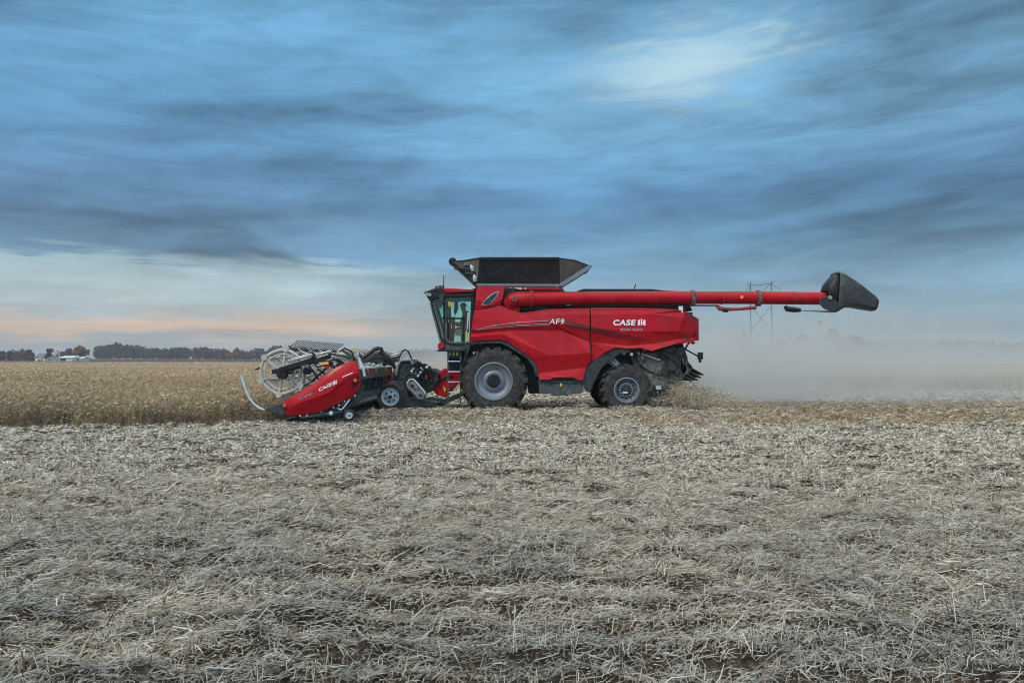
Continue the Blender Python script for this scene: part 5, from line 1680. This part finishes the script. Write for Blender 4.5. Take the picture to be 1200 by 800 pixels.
# ================================================================== far things
def leaf_tree(name, x, y, h, wd, crown_h, pal, label, group=None, n=420, bare=0.0, seed=0, shape='round', low=0.15):
    r = np.random.default_rng(seed)
    root = thing(name, Vector((x, y, 0)), label, 'tree', group)
    tk = MB()
    tk.tube([(x, y, -.2), (x + .1, y, h * .35), (x + .2, y, h * .75)], [h * .03, h * .022, h * .008], 8)
    for k in range(6 if bare < .5 else 16):
        a = r.uniform(0, 6.28); z0 = h * r.uniform(.25, .6)
        tip = Vector((x + math.cos(a) * wd * r.uniform(.25, .48), y + math.sin(a) * wd * r.uniform(.25, .48), z0 + h * r.uniform(.15, .38)))
        tk.tube([(x + .1, y, z0), ((x + tip.x) / 2, (y + tip.y) / 2, (z0 + tip.z) / 2 - h * .02), tip], [h * .012, h * .008, h * .003], 5)
    tk.build('trunk', M['bark'], root)
    # crown from clumps of leaf-sized faces
    nc = 16
    cs_ = []
    for k in range(nc):
        a = r.uniform(0, 6.28); rr_ = math.sqrt(r.uniform(0, 1)) * .36 * wd; zz = r.uniform(low, 1)
        wz = math.sin(PI * min(1, max(.12, zz * .9 + .08))) ** .5 if shape == 'round' else (1.05 - zz)
        cs_.append((math.cos(a) * rr_ * wz, math.sin(a) * rr_ * wz, h * (1 - crown_h) + h * crown_h * zz * .9, wd * r.uniform(.12, .22)))
    cs_ = np.array(cs_)
    m_ = int(n * (1 - bare))
    w_ = r.integers(0, nc, m_)
    g = r.normal(size=(m_, 3)); g /= np.linalg.norm(g, axis=1)[:, None]; g *= r.uniform(.3, 1, (m_, 1)) ** .4
    c = cs_[w_, :3] + g * cs_[w_, 3:4]
    s_ = wd * r.uniform(.025, .06, m_)[:, None]
    u = r.normal(size=(m_, 3)); u /= np.linalg.norm(u, axis=1)[:, None]
    v = np.cross(u, r.normal(size=(m_, 3))); v /= np.linalg.norm(v, axis=1)[:, None]
    V = np.stack([c - u * s_ - v * s_, c + u * s_ - v * s_, c + u * s_ + v * s_, c - u * s_ + v * s_], 1).reshape(-1, 3)
    pal = np.array(pal); clump_c = pal[r.integers(0, len(pal), nc)]
    col = np.clip(clump_c[w_] * r.normal(1, .2, (m_, 1)), .005, .7)
    np_mesh('crown', V, np.arange(m_ * 4), 4, M['leaf'], np.repeat(col, 4, 0), root)
    return root
def px_tree(name, pxl, pxr, pyt, Yd, pal, label, crown_h=.85, **k):
    xm = P((pxl + pxr) / 2, 419, Yd).x
    h = P(600, pyt, Yd).z
    return leaf_tree(name, xm, Yd, h, (pxr - pxl) / F * Yd, crown_h, pal, label, **k)
DG = [(.03, .035, .022), (.045, .045, .028), (.04, .035, .025)]
RUST = [(.2, .075, .03), (.15, .07, .035), (.11, .06, .03)]
ORG = [(.24, .12, .035), (.2, .12, .04), (.1, .09, .035)]
GRY = [(.055, .05, .055), (.065, .05, .045), (.045, .045, .055)]
px_tree('dark_tree', 52.5, 64, 407.5, 430, DG, 'dark rounded tree beside the blue roofed farmhouse', seed=1, n=700)
px_tree('rusty_tree', 15, 30, 412.5, 445, RUST, 'rust brown bushy tree left of the farmhouse, partly green', seed=2, n=600, low=.0, crown_h=.95)
px_tree('rusty_tree', 27, 43, 411.0, 450, RUST, 'broad orange brown tree nearest the farmhouse wall', seed=3, n=700, low=.0, crown_h=.95)
px_tree('dark_tree', -3, 8, 411.5, 440, DG, 'dark green tree at the left edge of the picture', seed=4, n=500, low=.0, crown_h=.95)
px_tree('dark_tree', 7, 18, 411.5, 452, DG, 'low dark tree left of the rust brown trees', seed=5, n=500, low=.0, crown_h=.95)
px_tree('bare_tree', 20, 30, 407.5, 460, GRY, 'thin half bare tree rising above the rust brown trees', seed=6, n=300, bare=.7)
px_tree('bare_tree', 63, 72, 409.5, 460, GRY, 'pale bare tree between the dark tree and the white barn', seed=7, n=260, bare=.7)
px_tree('rusty_tree', 70, 90, 410.0, 480, [(.14, .06, .045), (.11, .05, .04)], 'dark red brown tree behind the white barn', seed=8, n=700, low=.0, crown_h=.95)
px_tree('yellow_tree', 85, 104, 405.5, 440, ORG, 'tall yellow orange tree right of the white barn', seed=9, n=900, low=.0, crown_h=.95)
px_tree('orange_tree', 271, 283.5, 408.3, 620, [(.22, .085, .02), (.19, .09, .03), (.13, .06, .02)], 'round bright orange tree standing before the long wood', seed=10, n=800, low=.0, crown_h=.95)
px_tree('green_tree', 258, 266, 411.5, 640, DG, 'small dark green tree just left of the orange tree', seed=12, n=400, low=.0, crown_h=.95)
px_tree('green_tree', 196, 205, 412.5, 640, DG, 'small dark tree before the middle of the long wood', seed=13, n=400, low=.0, crown_h=.95)
px_tree('hazy_tree', 862, 880, 389, 520, GRY, 'pale tree fading in dust left of the power pylon', seed=14, n=700, low=.0, crown_h=.95)
px_tree('hazy_tree', 905, 925, 397, 540, GRY, 'low tree in dust at the foot of the power pylon', seed=15, n=700, low=.0, crown_h=.95)
px_tree('hazy_tree', 962, 990, 384, 530, GRY, 'broad pale tree in dust beside the thin tower', seed=16, n=900, low=.0, crown_h=.95)
px_tree('hazy_tree', 988, 1018, 391, 550, GRY, 'lower wide tree in dust right of the thin tower', seed=17, n=900, low=.0, crown_h=.95)
px_tree('hazy_tree', 925, 962, 395, 560, GRY, 'long low tree in dust between pylon and thin tower', seed=18, n=900, low=.0, crown_h=.95)

# woods along the horizon: many crowns that read as one mass
def wood(name, x0, x1, Yd, hts, label, pal, n, per, seed, depth=60):
    r = np.random.default_rng(seed)
    Vs, Cs = [], []
    pal = np.array(pal)
    for k in range(n):
        xx = r.uniform(x0, x1); yy = Yd + r.uniform(0, depth)
        h = hts(xx) * r.uniform(.68, 1.12); wd = r.uniform(6, 12)
        tone = pal[r.integers(0, len(pal))]
        g = r.normal(size=(per, 3)); g /= np.linalg.norm(g, axis=1)[:, None]; g *= r.uniform(.2, 1, (per, 1)) ** .5
        c = np.stack([xx + g[:, 0] * wd * .55, yy + g[:, 1] * wd * .55, h * .55 + g[:, 2] * h * .47], -1)
        s_ = r.uniform(.4, .95, per)[:, None]
        u = r.normal(size=(per, 3)); u /= np.linalg.norm(u, axis=1)[:, None]
        v = np.cross(u, r.normal(size=(per, 3))); v /= np.linalg.norm(v, axis=1)[:, None]
        Vs.append(np.stack([c - u * s_ - v * s_, c + u * s_ - v * s_, c + u * s_ + v * s_, c - u * s_ + v * s_], 1).reshape(-1, 3))
        Cs.append(np.repeat(np.clip(tone * r.normal(1, .22, (per, 1)), .005, .5), 4, 0))
    V = np.concatenate(Vs)
    o = np_mesh(name, V, np.arange(len(V)), 4, M['leaf'], np.concatenate(Cs))
    return tag(o, label, 'wood', kind='stuff')
WL = 700
def hl(x):
    return 11.2 + 2.0 * math.sin(x * .03) + 1.4 * math.sin(x * .083 + 1)
WP = [(.035, .03, .04), (.03, .026, .034), (.075, .036, .034), (.035, .035, .026), (.12, .05, .028), (.03, .028, .042), (.10, .06, .03), (.13, .07, .03)]
wood('far_wood', P(97, 419, WL).x, P(345, 419, WL).x, WL, hl, 'long grey brown wood on the horizon left of the harvester', WP, 150, 150, 3)
wood('far_wood', P(330, 419, 900).x, P(560, 419, 900).x, 900, lambda x: 11.5 + 1.5 * math.sin(x * .05), 'faint distant wood seen behind the header and cab', WP, 110, 110, 4)
wood('far_wood', P(1000, 419, 620).x, P(1290, 419, 620).x, 620, lambda x: 15.2 + .8 * math.sin(x * .04), 'low hazy wood on the horizon at the right', WP, 170, 140, 5)
wood('far_wood', P(-160, 419, 720).x, P(0, 419, 720).x, 720, lambda x: 9, 'distant wood beyond the farm at the left edge', WP, 60, 120, 6)

# farm
def house(name, pxl, pxr, pye, pyr, Yd, dep, wallm, roofm, label, doors):
    a, b = P(pxl, pye, Yd), P(pxr, pye, Yd)
    zr = P(600, pyr, Yd).z
    root = thing(name, Vector(((a.x + b.x) / 2, Yd + dep / 2, 0)), label, 'building')
    wl = MB()
    e = a.z
    wl.add([(a.x, Yd, 0), (b.x, Yd, 0), (b.x, Yd + dep, 0), (a.x, Yd + dep, 0), (a.x, Yd, e), (b.x, Yd, e), (b.x, Yd + dep, e), (a.x, Yd + dep, e), (a.x, Yd + dep / 2, zr - .15), (b.x, Yd + dep / 2, zr - .15)],
           [(0, 1, 5, 4), (2, 3, 7, 6), (0, 4, 8, 7, 3), (1, 2, 6, 9, 5)])
    wl.build('wall', wallm, root, smooth=False)
    rf_ = MB(); o = .5
    rf_.add([(a.x - o, Yd - o, e - .2), (b.x + o, Yd - o, e - .2), (b.x + o, Yd + dep / 2, zr), (a.x - o, Yd + dep / 2, zr), (b.x + o, Yd + dep + o, e - .2), (a.x - o, Yd + dep + o, e - .2)], [(0, 1, 2, 3), (3, 2, 4, 5)])
    rf_.build('roof', roofm, root, smooth=False, solid=.15)
    for dx0, dx1, z0, z1, nm in doors:
        wdt = b.x - a.x
        MB().box((a.x + wdt * dx0, Yd - .05, z0), (a.x + wdt * dx1, Yd + .02, z1)).build(nm, M['darkdoor'], root)
    return root
house('farmhouse', 41.5, 52.5, 418.2, 413.8, 430, 9, M['housewhite'], M['roofblue'], 'white farmhouse with a blue grey roof among the trees', [(.15, .25, 1.4, 2.2, 'window'), (.55, .65, 1.4, 2.2, 'window'), (.4, .48, .2, 2.1, 'door')])
house('barn', 69.5, 84.5, 418.8, 417.0, 420, 12, M['housewhite'], M['roofwhite'], 'long low white barn with a dark open front', [(.05, .52, .1, 1.75, 'barn_opening'), (.7, .78, .7, 1.5, 'window')])
house('shed', 88.0, 96.0, 419.6, 418.0, 425, 8, M['housewhite'], M['roofwhite'], 'small white shed under the yellow orange tree', [(.3, .5, .1, 1.4, 'door')])
house('shed', 53.5, 66.5, 420.2, 419.0, 424, 7, M['housewhite'], M['roofblue'], 'low pale shed beside the dark rounded tree', [(.3, .45, .1, .9, 'door')])
yb = thing('wagon', P(48, 421, 405), 'small bright yellow wagon standing before the farmhouse', 'wagon')
yb.location.z = 0
ybm = MB(); c_ = yb.location
ybm.prism([c_ + Vector(v) for v in ((-.8, -.6, .7), (.8, -.6, .7), (.95, -.6, 1.75), (-.95, -.6, 1.75))], (0, 1.3, 0))
ybm.build('box', M['yellow'], yb)
for s_ in (-.7, .7):
    MB().lathe([(.001, -.1), (.45, -.1), (.45, .1), (.001, .1)], c_ + Vector((s_, -.7, .42)), 14).build('wheel', M['rubber'], yb)

# power pylon (two poles) fading into the dust
PY = 300
pyl = thing('power_pylon', Vector((P(892, 419, PY).x, PY, 0)), 'tall grey two-legged power pylon behind the unloading tube', 'pylon')
pa, pb = P(879.3, 331, PY), P(904, 329.5, PY)
for q in (pa, pb):
    MB().tube([(q.x, PY, -.5), (q.x, PY, q.z)], [.34, .24], 8).build('pole', M['pylon'], pyl)
am = MB()
am.tube([pa + Vector((0, 0, -1.2)), pb + Vector((0, 0, -1.0))], .14, 6)
am.tube([P(875, 333, PY), P(880, 335.6, PY)], .12, 6)
am.tube([P(880, 335.6, PY), P(873.5, 340.6, PY)], .1, 6)
am.tube([P(908, 328.8, PY), P(895, 339.8, PY)], .12, 6)
am.tube([P(904, 332.8, PY), P(915, 340, PY)], .1, 6)
am.build('cross_arm', M['pylon'], pyl)
xb = MB()
xb.tube([P(879.5, 359, PY), P(903.8, 385.5, PY)], .13, 6); xb.tube([P(904, 357.5, PY), P(880, 387, PY)], .13, 6)
xb.build('cross_brace', M['pylon'], pyl)
# thin tower with a head box
TY_ = 500
twr = thing('thin_tower', Vector((P(960.5, 419, TY_).x, TY_, 0)), 'thin grey tower with a small head box, faint in the dust', 'tower')
tm = MB(); c_ = twr.location
ht = P(960, 376, TY_).z
for dx, dy in ((-.6, -.6), (.6, -.6), (.6, .6), (-.6, .6)):
    tm.tube([c_ + Vector((dx * 1.3, dy * 1.3, 0)), c_ + Vector((dx, dy, ht - 1))], .14, 5)
for k in range(7):
    z0 = ht * k / 7; z1 = ht * (k + 1) / 7
    tm.tube([c_ + Vector((-.7, -.7, z0)), c_ + Vector((.7, -.7, z1))], .09, 5)
tm.build('lattice', M['concrete'], twr)
MB().box(c_ + Vector((-1.3, -1, ht - 1.6)), c_ + Vector((1.3, 1, ht))).build('head_box', M['concrete'], twr)

# ================================================================== chaff thrown from the back
nch = 14000
r = RNG
tt = r.uniform(0, 1, nch) ** 1.2
x0 = P(797, 440, YC).x
cxx = x0 - .7 + r.uniform(0, 1, nch) * .7 + tt * r.uniform(-1.2, 2.8, nch)
cyy = YC + r.normal(0, 1.0, nch) + tt * r.normal(0, 1.3, nch) - .4
czz = (.6 + .2 * r.uniform(-1, 1, nch)) * (1 - tt ** 1.6) + .12 + r.uniform(0, .18, nch)
L = r.uniform(.012, .05, nch)
cv = Acc()
cv.add(*straws(cxx, cyy, czz, L, r.uniform(.006, .015, nch), r.uniform(-1.5, 1.5, nch), r.uniform(0, 6.3, nch), r.normal(0, .1, nch),
               straw_cols(nch, [(.5, .42, .29), (.4, .32, .2), (.55, .5, .4), (.25, .18, .1)], [4, 4, 3, 1]), False))
tag(cv.build('chaff_spray', M['straw']), 'tan chaff flying from the back of the harvester', 'chaff', kind='stuff')

# ================================================================== dust and air
def vol_mat(name):
    m_ = bpy.data.materials.new(name); m_.use_nodes = True
    t = NT(m_.node_tree); t.n.clear()
    out = t.new('ShaderNodeOutputMaterial')
    pv = t.new('ShaderNodeVolumePrincipled')
    t.l.new(pv.outputs[0], out.inputs['Volume'])
    return m_, t, pv
dm, t, pv = vol_mat('field_dust')
co = t.new('ShaderNodeTexCoord').outputs['Object']
s_ = t.new('ShaderNodeSeparateXYZ'); t.l.new(co, s_.inputs[0])
dx, dy, dz = s_.outputs
nz = t.noise(co, .30, 5, .6, .7)
nz2 = t.noise(co, .75, 3, .6)
puff = t.sstep(nz, .34, .66)
hgt = t.m('MULTIPLY_ADD', puff, 3.6, 1.0)                       # local height of the plume
hgt = t.m('MULTIPLY', hgt, t.m('MULTIPLY_ADD', t.sstep(dx, 10.0, 34.0), -.3, 1.0))
fz = t.m('SUBTRACT', 1.0, t.sstep(t.m('DIVIDE', dz, hgt), .1, 1.4))
fx = t.m('MULTIPLY', t.sstep(dx, 4.2, 7.0), t.m('MULTIPLY_ADD', t.sstep(dx, 8.0, 24.0), -.86, 1.0))
fy = t.m('MULTIPLY', t.sstep(dy, 24.0, 29.0), t.m('SUBTRACT', 1.0, t.sstep(dy, 50.0, 88.0)))
den = t.m('MULTIPLY', t.m('MULTIPLY', fx, fy), fz)
den = t.m('MULTIPLY', den, t.m('MULTIPLY_ADD', t.sstep(nz2, .34, .66), 1.5, .15))
den = t.m('MULTIPLY', den, t.sstep(dx, 88.0, 60.0))
thin = t.m('MULTIPLY', t.m('MULTIPLY', t.sstep(dx, -9.0, -4.0), t.sstep(dx, 12.0, 5.0)), t.m('MULTIPLY', t.sstep(dy, 33.0, 44.0), fz))
den = t.m('ADD', den, t.m('MULTIPLY', t.m('MULTIPLY', thin, t.sstep(dy, 86.0, 60.0)), .10))
t.put(pv.inputs['Density'], t.m('MULTIPLY', den, .34))
pv.inputs['Color'].default_value = (.84, .86, .84, 1)
pv.inputs['Anisotropy'].default_value = 0.2
du = MB()
du.add([(-11, 24, -.1), (90, 24, -.1), (90, 90, -.1), (-11, 90, -.1), (-10, 25, 5.4), (86, 25, 6.0), (86, 86, 6.4), (-10, 86, 6.2)],
       [(0, 3, 2, 1), (4, 5, 6, 7), (0, 1, 5, 4), (1, 2, 6, 5), (2, 3, 7, 6), (3, 0, 4, 7)])
tag(du.build('dust_cloud', dm, smooth=False), 'pale dust drifting low behind the harvester', 'dust', kind='stuff')
fm, t, pv = vol_mat('far_dust')
co = t.new('ShaderNodeTexCoord').outputs['Object']
s_ = t.new('ShaderNodeSeparateXYZ'); t.l.new(co, s_.inputs[0])
dx, dy, dz = s_.outputs
nz = t.noise(co, .05, 4, .6, .6)
hgt = t.m('MULTIPLY_ADD', t.sstep(nz, .3, .7), 17.0, 1.5)
fz = t.m('SUBTRACT', 1.0, t.sstep(t.m('DIVIDE', dz, hgt), .0, 1.2))
f_ = t.m('MULTIPLY', t.sstep(dx, -40.0, 15.0), t.sstep(dx, 250.0, 140.0))
f_ = t.m('MULTIPLY', f_, t.m('MULTIPLY', t.sstep(dy, 95.0, 130.0), t.sstep(dy, 300.0, 250.0)))
t.put(pv.inputs['Density'], t.m('MULTIPLY', t.m('MULTIPLY', f_, fz), .015))
pv.inputs['Color'].default_value = (.74, .82, .85, 1)
pv.inputs['Anisotropy'].default_value = 0.2
fdm = MB(); fdm.box((-45, 92, -.1), (260, 305, 22))
tag(fdm.build('dust_veil', fm, smooth=False), 'thin veil of dust over the far field at the right', 'dust', kind='stuff')
hm, t, pv = vol_mat('air')
pv.inputs['Color'].default_value = (.78, .86, .95, 1)
pv.inputs['Density'].default_value = .0003
pv.inputs['Anisotropy'].default_value = 0.1
hz_ = MB(); hz_.box((-1700, -80, -2.0), (1700, 1700, 42))
tag(hz_.build('haze', hm, smooth=False), 'thin blue haze over the far fields', 'haze', kind='stuff')
